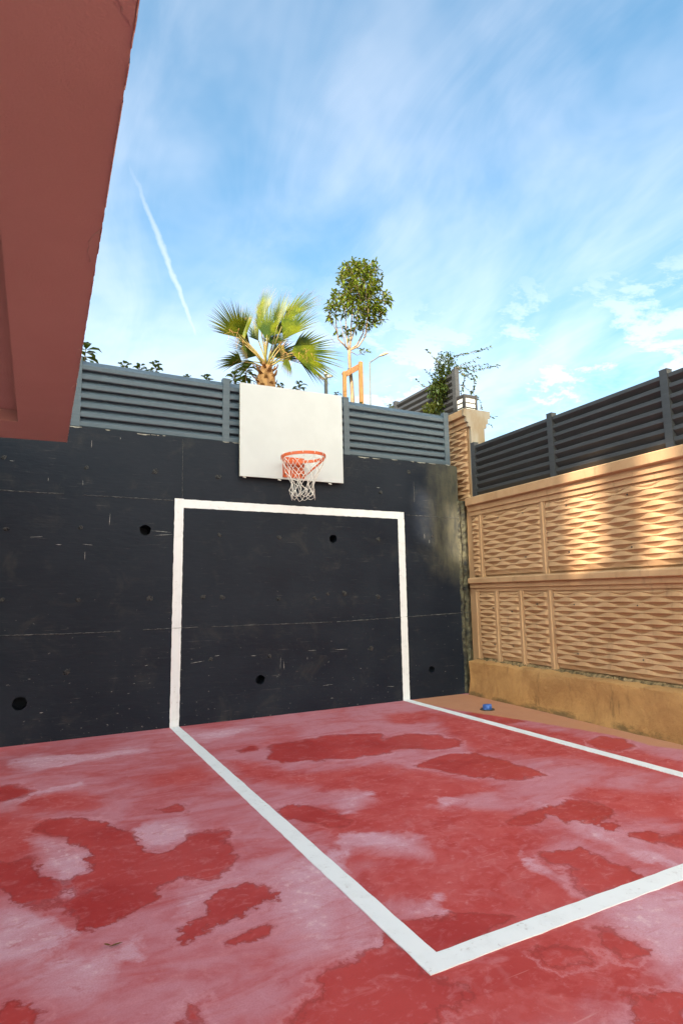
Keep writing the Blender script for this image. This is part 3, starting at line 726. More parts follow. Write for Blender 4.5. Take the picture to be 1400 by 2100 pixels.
for yy, wd_, ln in ((-4.96, .035, .06), (-4.05, .03, .11), (-3.97, .02, .05), (-3.1, .018, .08), (-2.6, .02, .05)):
    bb = MB(); m_ = 10; x_ = ex(yy) - .004
    inn = [(x_ - wd_ * math.sin(math.pi * i / m_) * random.uniform(.7, 1.1), yy + ln * (i / m_ - .5) * 2, SZ - .0035) for i in range(m_ + 1)]
    out_ = [(x_, yy + ln * (i / m_ - .5) * 2, SZ - .0055) for i in range(m_ + 1)]
    bs_ = [(p[0] - .004, p[1], SZ + .002) for p in inn]
    bb.add(inn + out_ + bs_, [(i, i + 1, m_ + 2 + i, m_ + 1 + i) for i in range(m_)] + [(2 * m_ + 2 + i, 2 * m_ + 3 + i, i + 1, i) for i in range(m_)]); bb.build('plaster_scar', 'soffit_red', over)
tag(b.build('plaster_lip', 'soffit_edge', over), kind='stuff')
for cx, cy in ((-2.93, -1.6), (-2.93, -6.4)):
    b = MB(); b.box(cx - .15, cx + .15, cy - .15, cy + .15, -.02, SZ - .002); b.build('column', 'soffit_red', over)

eS = Vector((math.cos(SUN_AZ), -math.sin(SUN_AZ), 0)); eT = Vector((math.sin(SUN_AZ), math.cos(SUN_AZ), 0))
def bl(s, t_, z): return eS * s + eT * t_ + Vector((0, 0, z))
GT = 13.0                                            # distance of the added sun blocker along the sun's direction
blocker = thing('sun_blocker', bl(-2, -GT, 0), 'unseen slotted sun blocker added behind the court', 'building')  # unseen, added to shade the court and shape the sun patches
TE = math.tan(SUN_EL)
def slot(p0, p1):
    cs = []
    for q_ in (p0, p1):
        q_ = Vector(q_); cs.append((q_.dot(eS), q_.z + (q_.dot(eT) + GT) * TE))
    return (min(c_[0] for c_ in cs), max(c_[0] for c_ in cs), min(c_[1] for c_ in cs), max(c_[1] for c_ in cs))
SLOTS = [slot((2.955, 0, 2.60), (3.19, 0, 1.70)), slot((3.44, 0, 2.42), (3.69, 0, 1.47)), slot(rw(0, 2.42, 1.55), rw(0, 1.36, 1.98)), slot(rw(0, 2.42, 2.42), rw(0, 1.36, 2.72))]
HB, S0, S1 = 3.66 + (2.35 + GT) * TE, -2.2, 4.95
b = MB()
def pier(s0, s1, z0, z1, t0=-GT, t1=-GT + .25):
    b.obox(bl((s0 + s1) / 2, (t0 + t1) / 2, (z0 + z1) / 2), eS * ((s1 - s0) / 2), eT * ((t1 - t0) / 2), Vector((0, 0, (z1 - z0) / 2)))
cur = S0
for (a, c, z0, z1) in SLOTS:
    pier(cur, a, 0, HB); pier(a, c, 0, z0); pier(a, c, z1, HB); cur = c
pier(cur, S1, 0, HB)
b.build('wall', 'added_wall', blocker)
b = MB(); pier(S0, S1, HB + .002, HB + .12, -GT - 2.3, -GT + .4); b.build('blocker_slab', 'added_wall', blocker)
b = MB()
for s_ in (-2.05, -.2, 1.6, 4.88): pier(s_ - .11, s_ + .11, 0, HB, -GT - 2.2, -GT - 1.95)
b.build('blocker_post', 'added_wall', blocker)

# unseen pale block added right of the camera to bounce sunlight into the court
bounce = thing('bounce_block', (9.5, -9, 0), 'unseen pale block added right of the court to bounce sunlight', 'building')
b = MB(); b.box(7.5, 14, -20, -1.7, -.02, 17); b.build('wall', 'pale_plaster', bounce)
wb = MB(); wb.box(-.06, .04, -.6, .6, 0, 1.5); wme = wb.mesh('window', 'window_glass')
sb = MB(); sb.box(-.12, .02, -.7, .7, -.08, 0); sme = sb.mesh('sill', 'added_wall')
for fl_i in range(5):
    for yy in (-17.5, -14, -10.5, -7, -3.8):
        link('window', wme, bounce, Vector((7.5, yy, 1.2 + fl_i * 3.2)) - bounce.location); link('sill', sme, bounce, Vector((7.5, yy, 1.2 + fl_i * 3.2)) - bounce.location)
b = MB(); b.box(7.3, 14.2, -20.2, -1.5, 17.002, 17.3); b.build('roof', 'added_wall', bounce)

# ------------------------------------------------------------------ louvred metal fences
PITCH_S = .0955
def blade(L, topv, inverted=False):
    bb = MB()
    if inverted:      # lip on top, face running inwards and down
        pf = [(.052, .094), (.055, .090), (.055, .058), (.051, .053), (.004, .0), (-.002, .0), (-.002, .004), (.046, .057), (.050, .061), (.050, .089), (.030, .091), (.030, .094)]
    else:             # face leaning out and down to a lip
        pf = [(0.0, topv), (.060, .050), (.066, .042), (.066, .004), (.061, -.003), (.020, -.006), (.020, -.0035), (.059, 0), (.0635, .005), (.0635, .041), (.057, .048), (-.003, topv - .002)]
    bb.extrude(pf, lambda p, q, x: (x, -p, q), 0, L, 1)
    return bb
def post_mesh(wx, wy, h, mat):
    bb = MB(); bb.box(-wx / 2, wx / 2, -wy / 2, wy / 2, 0, h); bb.box(-wx / 2 - .002, wx / 2 + .002, -wy / 2 - .002, wy / 2 + .002, h, h + .006)
    return bb.mesh('post', mat)
bf = thing('louvre_fence', (1.3, .06, WZ), 'blue grey louvred metal fence on top of the black wall', 'fence')
PX = [-2.43, -.950, .530, 2.005, 3.495]
pm = post_mesh(.075, .07, .72, 'slat_paint')
for x in PX: link('post', pm, bf, Vector((x, .055, WZ - .004)) - bf.location)
for x0, x1 in zip(PX[:-1], PX[1:]):
    L = x1 - x0 - .077; me = blade(L, .107).mesh('slat', 'slat_paint')
    for i in range(7):
        o = link('slat', me, bf, Vector((x0 + .0385, .092, WZ + .018 + i * PITCH_S)) - bf.location)
        o.rotation_euler = (random.uniform(-.02, .02), random.uniform(-.0012, .0012), 0)
rf = thing('louvre_fence', rw(-.06, 2.45, 2), 'dark grey louvred metal fence on top of the tan relief wall', 'fence')
pm = post_mesh(.075, .07, .725, 'slat_paint_dark')
UPOST = [.013, 1.367, 2.740, 4.11, 5.48, 6.85, 8.22]
for u in UPOST:
    o = link('post', pm, rf, rw(-.05, 2.449, u) - rf.location); o.rotation_euler = (0, 0, math.atan2(TUv.y, TUv.x))
for u0, u1 in zip(UPOST[:-1], UPOST[1:]):
    me = blade(u1 - u0 - .077, 0, True).mesh('slat', 'slat_paint_dark')
    for i in range(7):
        o = link('slat', me, rf, rw(-.080, 2.462 + i * .0965, u0 + .0385) - rf.location)
        o.rotation_euler = (random.uniform(-.015, .015), 0, math.atan2(TUv.y, TUv.x))
ff = thing('louvre_fence', (3.86, 2.5, 3.64), 'short dark louvred fence on the taller wall behind the climbing plant', 'fence')
pm = post_mesh(.07, .07, .70, 'slat_paint_dark'); YP = [.24, 1.775, 3.31, 4.85, 6.4]
for y in YP: link('post', pm, ff, Vector((3.86, y, 3.638)) - ff.location)
for y0, y1 in zip(YP[:-1], YP[1:]):
    me = blade(y1 - y0 - .072, 0, True).mesh('slat', 'slat_paint_dark')
    for i in range(7):
        o = link('slat', me, ff, Vector((3.90, y1 - .036, 3.655 + i * .093)) - ff.location); o.rotation_euler = (0, 0, R(-90))

# ------------------------------------------------------------------ basketball backboard with rim and net
BY = -.062
hoop = thing('basketball_hoop', (1.28, BY, 2.52), 'plain white square backboard with orange rim and white net', 'basketball hoop')
b = MB(); c0 = [(.662, 2.517), (1.906, 2.527), (1.900, 3.582), (.657, 3.556)]
b.add([(x, BY, z) for x, z in c0] + [(x, BY + .024, z) for x, z in c0], [(0, 1, 2, 3), (7, 6, 5, 4)])
b.cur = 1; b.add([(x, BY, z) for x, z in c0] + [(x, BY + .024, z) for x, z in c0], [(i, 4 + i, 4 + (i + 1) % 4, (i + 1) % 4) for i in range(4)])
b.build('board', ['board_white', 'board_edge'], hoop)
for x in (.74, 1.80):
    b = MB(); b.beam((x, BY + .03, 2.6), (x, BY + .03, 3.4), .05, .012, up=(0, 1, 0)); b.tube([(x, BY + .02, 2.62), (x, .01, 2.62)], .01, 8); b.tube([(x, BY + .02, 2.80), (x, .01, 2.80)], .01, 8); b.build('mounting_bracket', 'dark_metal', hoop)
for x in (.70, 1.10, 1.72):
    bb = MB(); bb.tube([(x, BY + .012, 2.512), (x + .03, BY - .004, 2.503)], .006, 6); bb.build('wire_tie', 'net_cord', hoop)
RC = Vector((1.268, BY - .30, 2.712)); RR = .236
px0, px1, pz0, pz1 = 1.150, 1.408, 2.540, 2.772
b = MB(); b.box(px0, px1, BY - .010, BY - .001, pz0, pz1)
b.add([(px0, BY - .012, 2.690), (px1, BY - .012, 2.694), (px1, BY - .06, 2.684), (px0, BY - .06, 2.680), (px0, BY - .012, 2.684), (px1, BY - .012, 2.688), (px1, BY - .06, 2.678), (px0, BY - .06, 2.674)],
      [(0, 1, 2, 3), (7, 6, 5, 4), (3, 2, 6, 7), (0, 3, 7, 4), (1, 5, 6, 2)])
plate = b.build('back_plate', 'rim_orange', hoop, bevel=.0015)
for x, z in ((px0 + .03, pz1 - .03), (px1 - .03, pz1 - .03), (px0 + .03, pz0 + .04), (px1 - .03, pz0 + .04)):
    bb = MB(); bb.tube([(x, BY - .011, z), (x, BY - .019, z)], .0095, 6); bb.build('bolt', 'dark_metal', plate)
b = MB(); n = 56; pf = [(-.004, -.016), (.004, -.016), (.004, .016), (-.004, .016)]
vs = []
for i in range(n):
    a = 2 * math.pi * i / n; rd = Vector((math.cos(a), math.sin(a), 0))
    for p, q_ in pf: vs.append(RC + rd * (RR + p) + Vector((0, 0, q_ + .006 * math.cos(a))))
b.add(vs, [(i * 4 + j, i * 4 + (j + 1) % 4, ((i + 1) % n) * 4 + (j + 1) % 4, ((i + 1) % n) * 4 + j) for i in range(n) for j in range(4)])
b.beam(RC + Vector((-.10, RR - .02, 0)), (1.168, BY - .012, 2.70), .034, .007); b.beam(RC + Vector((.10, RR - .02, 0)), (1.390, BY - .012, 2.70), .034, .007)
rim = b.build('rim', 'rim_orange', hoop)
for sx, pxx in ((-1, px0 + .008), (1, px1 - .008)):
    bb = MB(); e = RC + Vector((sx * (RR + .003), -.03, -.005))
    bb.beam(e, (pxx, BY - .012, pz0 + .02), .022, .005, up=(1, 0, 0)); bb.build('brace', 'rim_orange', hoop)
b = MB(); NC = 12; LV = [(.0, .232), (.075, .212), (.150, .180), (.222, .150), (.290, .130), (.350, .120), (.405, .124)]
def node(j, i):
    dz, r_ = LV[j]; a = 2 * math.pi * (i + .5 * (j % 2)) / NC + .1
    rs = random.Random(j * 131 + (i % NC)); k = .006 * min(j, 4)
    return RC + Vector((r_ * math.cos(a) + rs.uniform(-k, k) - .012 * j / 6, r_ * math.sin(a) + rs.uniform(-k, k), -dz - .012 + rs.uniform(-k, k)))
for j in range(len(LV) - 1):
    for i in range(NC):
        a_ = node(j, i)
        for tgt in ((i, i - 1) if j % 2 == 0 else (i, i + 1)):
            c_ = node(j + 1, tgt); md = (a_ + c_) / 2 + Vector((random.uniform(-.004, .004), random.uniform(-.004, .004), -.004))
            b.tube([a_, md, c_], .0032 if j else .0028, 5, cap=False)
        if j: b.tube([a_ + Vector((0, 0, .008)), a_ - Vector((0, 0, .008))], .0046, 6)
for i in range(NC):                                   # loops over the rim and loose ends
    a_ = node(0, i); rd = Vector((a_.x - RC.x, a_.y - RC.y, 0)).normalized()
    b.tube([a_, a_ + rd * .012 + Vector((0, 0, .02)), a_ + rd * .002 + Vector((0, 0, .034)), a_ - rd * .012 + Vector((0, 0, .02)), a_], .0034, 5, cap=False)
    a_ = node(6, i); c_ = node(6, i + 1); b.tube([a_, (a_ + c_) / 2 - Vector((0, 0, random.uniform(.01, .035))), c_], .0032, 5, cap=False)
b.smooth = True; b.build('net', 'net_cord', rim)

# ------------------------------------------------------------------ lantern on the taller wall
lan = thing('wall_lantern', (3.95, .17, 3.64), 'black box lantern with white panes on the cream wall end', 'lantern')
x0, x1, y0, y1, z0, z1 = 3.835, 4.065, .05, .28, 3.642, 3.925
b = MB(); b.box(x0 - .02, x1 + .02, y0 - .02, y1 + .02, z0, z0 + .035); b.build('base', 'lantern_black', lan, bevel=.003)
b = MB(); b.box(x0 - .004, x1 + .004, y0 - .004, y1 + .004, z1 - .04, z1); b.build('cap', 'lantern_black', lan, bevel=.003)
for cx in (x0, x1 - .03):
    for cy in (y0, y1 - .03):
        bb = MB(); wd = .03 if cx == x0 else .03; bb.box(cx, cx + wd, cy, cy + .03, z0 + .035, z1 - .04); bb.build('corner_post', 'lantern_black', lan)
for k in range(3):
    za = z0 + .035 + k * .0695; zb = za + .0695
    bb = MB(); bb.box(x0 + .012, x1 - .012, y0 + .012, y1 - .012, za + .001, zb - .001); bb.build('pane', 'lantern_pane', lan)
    if k:
        bb = MB(); bb.box(x0 + .004, x1 - .004, y0 + .004, y1 - .004, za - .006, za + .006); bb.build('bar', 'lantern_black', lan)

# ------------------------------------------------------------------ plants
def leaf(bb, base, d, up, L, Wd, droop=.25, fold=.18, al=False):
    d = d.normalized(); sd = d.cross(up)
    sd = sd.normalized() if sd.length > 1e-4 else d.orthogonal().normalized()
    nn = sd.cross(d).normalized(); g = Vector((0, 0, -1))
    p1 = base + d * L * .38 + g * droop * L * .10; p2 = base + d * L * .72 + g * droop * L * .42; tip = base + d * L * .96 + g * droop * L * 1.0
    vs = [base, p1 - nn * Wd * fold, p1 + sd * Wd * .5, p1 - sd * Wd * .5, p2 - nn * Wd * fold * .8, p2 + sd * Wd * .38, p2 - sd * Wd * .38, tip]
    bb.add(vs, [(0, 1, 2), (0, 3, 1), (1, 4, 5, 2), (3, 6, 4, 1), (4, 7, 5), (6, 7, 4)])
    if al: bb.attr += [0, .4, .4, .4, .7, .7, .7, 1]
def rvec(): 
    v = Vector((random.gauss(0, 1), random.gauss(0, 1), random.gauss(0, 1))); return v.normalized()

# fan palm
PY = 1.2
def P8(x, y, dy=0): return at(410 + x * .2143, 570 + y * .2143, PY + dy)
crown = P8(632, 850)
palm = thing('fan_palm', (crown.x, PY, 2.72), 'small fan palm with spiky sunlit fronds behind the backboard', 'palm')
b = MB(); zt_ = crown.z - .05
b.tube([(crown.x + .03, PY, 2.68), (crown.x + .02, PY, 3.3), (crown.x, PY, zt_ - .1), (crown.x, PY, zt_ + .06)], [.15, .14, .125, .06], 14); b.smooth = True
trunk = b.build('trunk', 'palm_boot', palm)
for i in range(44):
    a = i * 2.39996; z = zt_ - .55 + .6 * i / 44; rr = .12 - .03 * (i / 44)
    rd = Vector((math.cos(a), math.sin(a), 0)); sd = Vector((-math.sin(a), math.cos(a), 0)); p = Vector((crown.x, PY, z)) + rd * rr
    L = random.uniform(.09, .17); wd = random.uniform(.05, .075); o_ = random.uniform(.35, .9)
    bb = MB(); tipv = p + rd * L * o_ + Vector((0, 0, L * (.85 - .4 * o_)))
    mdv = (p + tipv) / 2 + rd * .02
    bb.add([p - sd * wd / 2, p + sd * wd / 2, mdv + sd * wd * .42, tipv + sd * wd * .22, tipv - sd * wd * .18 + Vector((0, 0, random.uniform(-.02, .02))), mdv - sd * wd * .42, p + rd * -.03, mdv - rd * .014],
           [(0, 1, 2, 5), (5, 2, 3, 4), (6, 7, 2, 1), (6, 0, 5, 7), (7, 4, 3, 2), (7, 5, 4)])
    bb.build('leaf_base', 'palm_boot', trunk)
def frond(hub, tip, spread, roll, dyh=0., dyt=0., nseg=34, droop=.12, dead=0.):
    H = P8(*hub, dyh); T = P8(*tip, dyt); f = (T - H) * 1.2; L = f.length; f.normalize()
    view = (H - CAM).normalized(); inpl = f.cross(view).normalized(); vperp = inpl.cross(f).normalized()
    s_ = inpl * math.cos(R(roll)) + vperp * math.sin(R(roll)); nn = s_.cross(f).normalized()
    bp = MB(); c0_ = crown + Vector((random.uniform(-.03, .03), random.uniform(-.04, .04), -.02))
    mid = (c0_ + H) / 2 + Vector((0, 0, .03)); bp.tube([c0_, mid, H, H + f * L * .12], [.014, .0095, .0075, .003], 6); bp.smooth = True
    fr = bp.build('frond', 'palm_stem', palm)
    bb = MB(); hs = R(spread) / 2
    for i in range(nseg):
        th_ = -hs + 2 * hs * (i + .5) / nseg; dth = 2 * hs / nseg
        Li = L * (1 - .28 * (abs(th_) / hs) ** 2) * random.uniform(.92, 1.06)
        d = f * math.cos(th_) + s_ * math.sin(th_); q = -f * math.sin(th_) + s_ * math.cos(th_)
        dr = droop * random.uniform(.5, 1.8); sway = random.uniform(-.05, .05); cup = .10 * (abs(th_) / hs) ** 1.5
        rows = []
        for r_ in (.03, .22, .42, .60, .80, 1.0):
            wd = min(r_, .52) * L * dth * .56 * (1 if r_ < .55 else max(0.03, (1 - r_) / .47) * 1.0)
            c_ = H + d * Li * r_ + nn * (cup * Li * r_ ** 2) + q * sway * Li * max(0, r_ - .45) - Vector((0, 0, 1)) * dr * Li * max(0, r_ - .25) ** 2.2
            fo = wd * .75 * (1 if i % 2 else 1)
            rows.append((c_ - q * wd + nn * fo * .5, c_ - nn * fo * .5, c_ + q * wd + nn * fo * .5, r_))
        for ra in rows:
            bb.v += [tuple(ra[0]), tuple(ra[1]), tuple(ra[2])]; bb.attr += [min(1, ra[3] + dead)] * 3
        o0 = len(bb.v) - 18
        for j in range(5):
            k = o0 + j * 3; bb.f += [(k, k + 1, k + 4, k + 3), (k + 1, k + 2, k + 5, k + 4)]; bb.mi += [0, 0]
    bb.build('fan_blade', 'palm_leaf', fr)
for args in (((395, 575), (190, 270), 105, 30, .05, -.10), ((430, 590), (400, 290), 80, 55, .10, .15), ((400, 800), (185, 770), 105, 48, -.05, -.1, 20, .28),
             ((600, 400), (622, 100), 62, 52, .12, .20), ((640, 590), (650, 260), 75, 28, -.12, -.15), ((795, 590), (1000, 250), 66, 28, -.05, -.1), ((800, 420), (1050, 120), 50, 48, .15, .25),
             ((735, 480), (778, 150), 58, 55, .12, .2), ((870, 715), (1290, 690), 105, 32, .0, -.05), ((900, 735), (1200, 850), 90, 50, .12, .2, 22, .2), ((845, 775), (830, 905), 90, 45, -.05, -.1, 16, .1, .15),
             ((700, 760), (1000, 640), 80, 45, .25, .45), ((560, 740), (300, 640), 80, 50, .25, .45), ((660, 560), (900, 330), 60, 40, .22, .35), ((560, 600), (470, 420), 70, 40, .2, .3), ((520, 800), (300, 900), 80, 55, .15, .2, 18, .3, .1), ((690, 640), (760, 500), 110, 30, .2, .3), ((580, 470), (540, 250), 60, 60, .22, .35), ((480, 640), (330, 480), 90, 50, .2, .35), ((800, 640), (790, 745), 100, 60, -.08, -.12, 14, .2, .3), ((430, 640), (430, 760), 80, 60, -.04, -.1, 12, .2, .35)):
    frond(*args)
b = MB()                                              # curly dry fibres hanging from the blades
for i in range(60):
    s0_ = random.choice([(395, 600), (330, 520), (870, 740), (1000, 720), (800, 620), (300, 800), (1080, 680), (640, 800), (440, 380)])
    p = P8(s0_[0] + random.uniform(-60, 60), s0_[1] + random.uniform(-40, 40), random.uniform(-.2, .05)); pts = [p]; dv = rvec() * .03
    for k in range(5):
        dv = dv * .8 + rvec() * .014 + Vector((0, 0, -.008)); p = p + dv; pts.append(p)
    b.tube(pts, [.0022, .002, .0018, .0016, .0012, .0008], 4, cap=False)
tag(b.build('dry_fibre', 'palm_boot', palm), kind='stuff')

# young broadleaf tree with stakes
TY = 2.0
def P7(x, y, dy=0): return at(640 + x * .1524, 520 + y * .1524, TY + dy)
base_ = P7(545, 2010)
tree = thing('young_tree', (base_.x + .02, TY, 2.72), 'slim young tree with dense glossy green crown and bare trunk', 'tree')
b = MB(); b.tube([(base_.x + .03, TY, 2.7), (base_.x + .015, TY, 3.6), P7(545, 2010), P7(530, 1750), P7(508, 1560), P7(500, 1400), P7(500, 1300)], [.045, .04, .034, .031, .028, .027, .026], 10)
b.smooth = True; tr_o = b.build('trunk', 'bark', tree)
LIMBS = [[(500, 1310), (440, 1240), (350, 1150), (322, 960), (318, 820), (300, 690)], [(500, 1310), (475, 1220), (458, 1080), (450, 860), (430, 560)], [(502, 1300), (515, 1150), (530, 900), (560, 600), (570, 260)],
         [(505, 1300), (620, 1250), (715, 1110), (740, 900), (770, 600), (780, 230)], [(505, 1290), (600, 1230), (685, 1070), (705, 880), (680, 520)], [(495, 1290), (400, 1200), (300, 1200), (245, 1120)],
         [(505, 1310), (560, 1340), (600, 1365), (680, 1340)], [(500, 1290), (520, 1180), (590, 960), (620, 700), (640, 420)], [(450, 1260), (420, 1100), (400, 1000), (360, 860)], [(700, 1100), (780, 1000), (860, 800), (930, 640)], [(330, 1040), (270, 930), (230, 800)]]
for k, lb in enumerate(LIMBS):
    dd = random.uniform(-.22, .22) if k not in (2,) else 0.05; bb = MB(); nn_ = len(lb)
    r0 = .016 if k in (0, 1, 2, 3, 4, 7) else .007
    bb.tube([P7(x, y, dd * (i / (nn_ - 1)) + (random.uniform(-.02, .02) if i else 0)) for i, (x, y) in enumerate(lb)], [max(.0035, r0 * (1 - .75 * i / (nn_ - 1))) for i in range(nn_)], 7); bb.smooth = True
    bb.build('limb', 'bark', tr_o)
b = MB(); btw = MB()
ELL = [((640, 340), (290, 235), 300), ((560, 640), (330, 230), 270), ((800, 700), (170, 250), 130), ((240, 790), (60, 170), 26), ((975, 600), (60, 110), 22), ((420, 1060), (130, 80), 16), ((660, 960), (110, 80), 30), ((740, 200), (150, 110), 60), ((520, 180), (120, 90), 40), ((690, 1310), (50, 50), 7), ((900, 820), (60, 90), 16)]
for (c_, r_, num) in ELL:
    for _ in range(int(num * .92)):
        v = rvec() * random.random() ** .36 * 1.06
        p = P7(c_[0] + v.x * r_[0], c_[1] + v.z * r_[1], v.y * r_[0] * .00125)
        dv = (rvec() + Vector((0, 0, .5)) + Vector((v.x, v.y, v.z * -.6)) * .7).normalized()
        btw.tube([p - dv * .05, p + dv * .05], [.0022, .0012], 4, cap=False)
        for q_ in range(random.randint(2, 4)):
            ld = (rvec() + dv * .8).normalized(); ld.z = ld.z * .7 + .05
            leaf(b, p + dv * random.uniform(-.04, .05), ld, Vector((0, 0, 1)) + rvec() * .5, random.uniform(.065, .115), random.uniform(.028, .042), random.uniform(.1, .7))
crown_o = b.build('crown', 'tree_leaf', tree); btw.build('twigs', 'twig', crown_o)

stk = thing('tree_stake', (3.13, 1.9, 2.72), 'pair of wooden stakes with crossbar holding the young tree', 'tree stake')
pa, pc = at(706, 762, 1.86), at(739, 742, 1.86)
b = MB(); b.box(pa.x - .027, pa.x + .027, 1.835, 1.885, 2.7, pa.z); b.build('stake_post', 'stake_wood', stk, bevel=.003)
b = MB(); b.box(pc.x - .030, pc.x + .030, 1.835, 1.885, 2.7, pc.z); b.build('stake_post', 'stake_wood', stk, bevel=.003)
b = MB(); b.beam((pa.x + .0, 1.905, pa.z - .05), (pc.x + .03, 1.905, pc.z - .04), .036, .085); b.build('crossbar', 'stake_wood_dark', stk, bevel=.003)
tp_ = P7(510, 1580); b = MB(); b.tube([(tp_.x - .002, TY, tp_.z - .04), (tp_.x - .004, TY, tp_.z + .04)], .034, 10); b.build('tie_band', 'dark_metal', stk)

# laurel shrub tips that stand up behind the fence
SPOTS = [(176, 706, .62, 1.5, 'bright yellowish laurel shrub beside the red overhang'), (255, 742, .5, 1., 'leftmost of three leafy shrub tips over the left fence panel'), (287, 746, .55, 1., 'middle one of three leafy shrub tips over the left fence panel'),
         (320, 741, .5, 1.12, 'tallest of three leafy shrub tips over the left fence panel'), (386, 768, .5, .75, 'smallest shrub tip peeking over the left fence panel'), (424, 768, .5, .95, 'shrub tip just left of the fence post by the backboard'),
         (481, 762, .6, 1.15, 'leafy shrub left of the palm above the fence post'), (505, 748, .75, 1.3, 'dark leafy shrub at the foot of the palm'), (575, 786, .7, .9, 'low shrub right under the palm crown behind the backboard'),
         (614, 782, .6, 1.05, 'shrub tip above the top edge of the backboard'), (690, 803, .6, .7, 'small shrub tip at the right corner of the backboard'), (740, 824, .6, .75, 'small shrub tip beside the right wooden stake'), (800, 828, .9, .7, 'small yellowish sprig at the far fence post')]
for (u, v, Y_, sc_, lab) in SPOTS:
    sc_ *= 1.2; tp_ = at(u, v, Y_); sh = thing('laurel_shrub', (tp_.x, Y_, 2.72), lab, 'shrub', 'shrubs behind the louvred fence')
    bs_ = MB(); bs_.tube([(tp_.x + random.uniform(-.05, .05), Y_, 2.70), (tp_.x + random.uniform(-.03, .03), Y_, (2.7 + tp_.z) / 2), (tp_.x, Y_, tp_.z - .03)], [.012, .009, .004], 6); bs_.build('stem', 'twig', sh)
    bb = MB(); z = tp_.z - .02; a = random.random() * 6; k = 0
    while z > 2.85:
        for q_ in range(3 if k < 12 else 2):
            a += 2.4; el = max(-.15, .75 - .16 * k) + random.uniform(-.12, .12)
            d = Vector((math.cos(a) * math.cos(el), math.sin(a) * math.cos(el), math.sin(el)))
            leaf(bb, Vector((tp_.x + random.uniform(-.008, .008), Y_, z)), d, Vector((0, 0, 1)), random.uniform(.085, .12) * sc_ * (.6 if k == 0 else 1), random.uniform(.034, .046) * sc_, .55, .12)
        z -= .022 * sc_ * (1 if k < 12 else 1.6); k += 1
    bb.build('foliage', 'shrub_leaf', sh)

# climbing plant in the corner
VY = .48
def P6(x, y, dy=0): return at(780 + x * .2, 680 + y * .2, VY + dy)
vb = P6(560, 900)
vine = thing('climbing_plant', (vb.x, VY, 2.72), 'climbing plant with long trailing stems in the corner by the lantern', 'climber')
STEMS = [[(700, 300), (740, 260), (800, 235), (900, 225), (960, 205), (1050, 180), (1140, 160)], [(760, 380), (820, 350), (900, 320), (960, 300), (1010, 270)], [(740, 400), (800, 380), (900, 360), (1000, 350), (1100, 330)],
         [(760, 370), (860, 380), (960, 400), (1060, 385), (1120, 365), (1215, 345)], [(740, 400), (800, 420), (850, 440), (940, 440), (1020, 470)], [(720, 500), (790, 530), (860, 570), (940, 630), (1000, 680), (1030, 740), (1035, 830), (1060, 860), (1120, 880), (1190, 870)],
         [(1010, 870), (1040, 915), (1090, 945), (1150, 970)], [(600, 330), (540, 260), (500, 220), (450, 170)], [(560, 520), (540, 480), (480, 420), (440, 375)], [(520, 590), (450, 560), (410, 535), (365, 495)], [(780, 380), (820, 400), (860, 470), (850, 560), (820, 630)],
         [(840, 430), (900, 470), (960, 500), (960, 580), (910, 640)], [(700, 330), (690, 240), (680, 190)], [(560, 900), (555, 700), (600, 520), (640, 350)], [(560, 900), (570, 760), (640, 600), (700, 420)], [(480, 500), (500, 520), (560, 560)], [(780, 380), (850, 400), (920, 430), (970, 500), (955, 600)]]
bst, bl1, bl2 = MB(), MB(), MB()
for st in STEMS:
    dd = random.uniform(-.12, .12); pts = [P6(x, y, dd + random.uniform(-.02, .02)) for x, y in st]
    bst.tube(pts, [.0035 - .0024 * i / (len(pts) - 1) for i in range(len(pts))], 5)
    for a_, c_ in zip(pts[:-1], pts[1:]):
        k = max(1, int((c_ - a_).length / .026))
        for i in range(k):
            p = a_ + (c_ - a_) * ((i + random.random() * .5) / k); d = (c_ - a_).normalized()
            for sgn in (-1, 1):
                if random.random() < .78:
                    ld = (d * .5 + d.orthogonal().normalized() * sgn + rvec() * .55 + Vector((0, 0, .35))).normalized()
                    leaf(bl1, p, ld, Vector((0, 0, 1)) + rvec() * .6, random.uniform(.034, .056), random.uniform(.022, .034), .2, .1)
bst.tube([(vb.x, VY, 2.70), P6(555, 1000), P6(556, 880), P6(555, 740), P6(600, 560)], [.016, .014, .012, .010, .005], 7)
for (c_, r_, num, tgt, sz) in (((670, 330), (125, 140), 260, bl1, .040), ((630, 430), (100, 90), 150, bl1, .042), ((590, 600), (115, 130), 240, bl1, .060), ((700, 560), (60, 110), 60, bl1, .055), ((640, 480), (150, 190), 150, bl1, .05), ((510, 790), (95, 75), 110, bl2, .055), ((600, 770), (80, 100), 90, bl1, .055), ((725, 950), (50, 60), 40, bl1, .055), ((720, 1150), (30, 40), 20, bl2, .05), ((800, 800), (70, 40), 30, bl1, .05), ((700, 1050), (60, 120), 50, bl1, .05)):
    for _ in range(int(num * 1.7)):
        v = rvec() * random.random() ** .4
        leaf(tgt, P6(c_[0] + v.x * r_[0], c_[1] + v.z * r_[1], v.y * .16), (rvec() + Vector((0, -.2, .1))).normalized(), Vector((0, 0, 1)) + rvec() * .5, sz * random.uniform(.7, 1.25), sz * random.uniform(.4, .6), .4, .12)
bst.smooth = True; bst.build('stems', 'twig', vine); bl1.build('foliage', 'vine_leaf', vine); bl2.build('young_foliage', 'vine_leaf_yellow', vine)

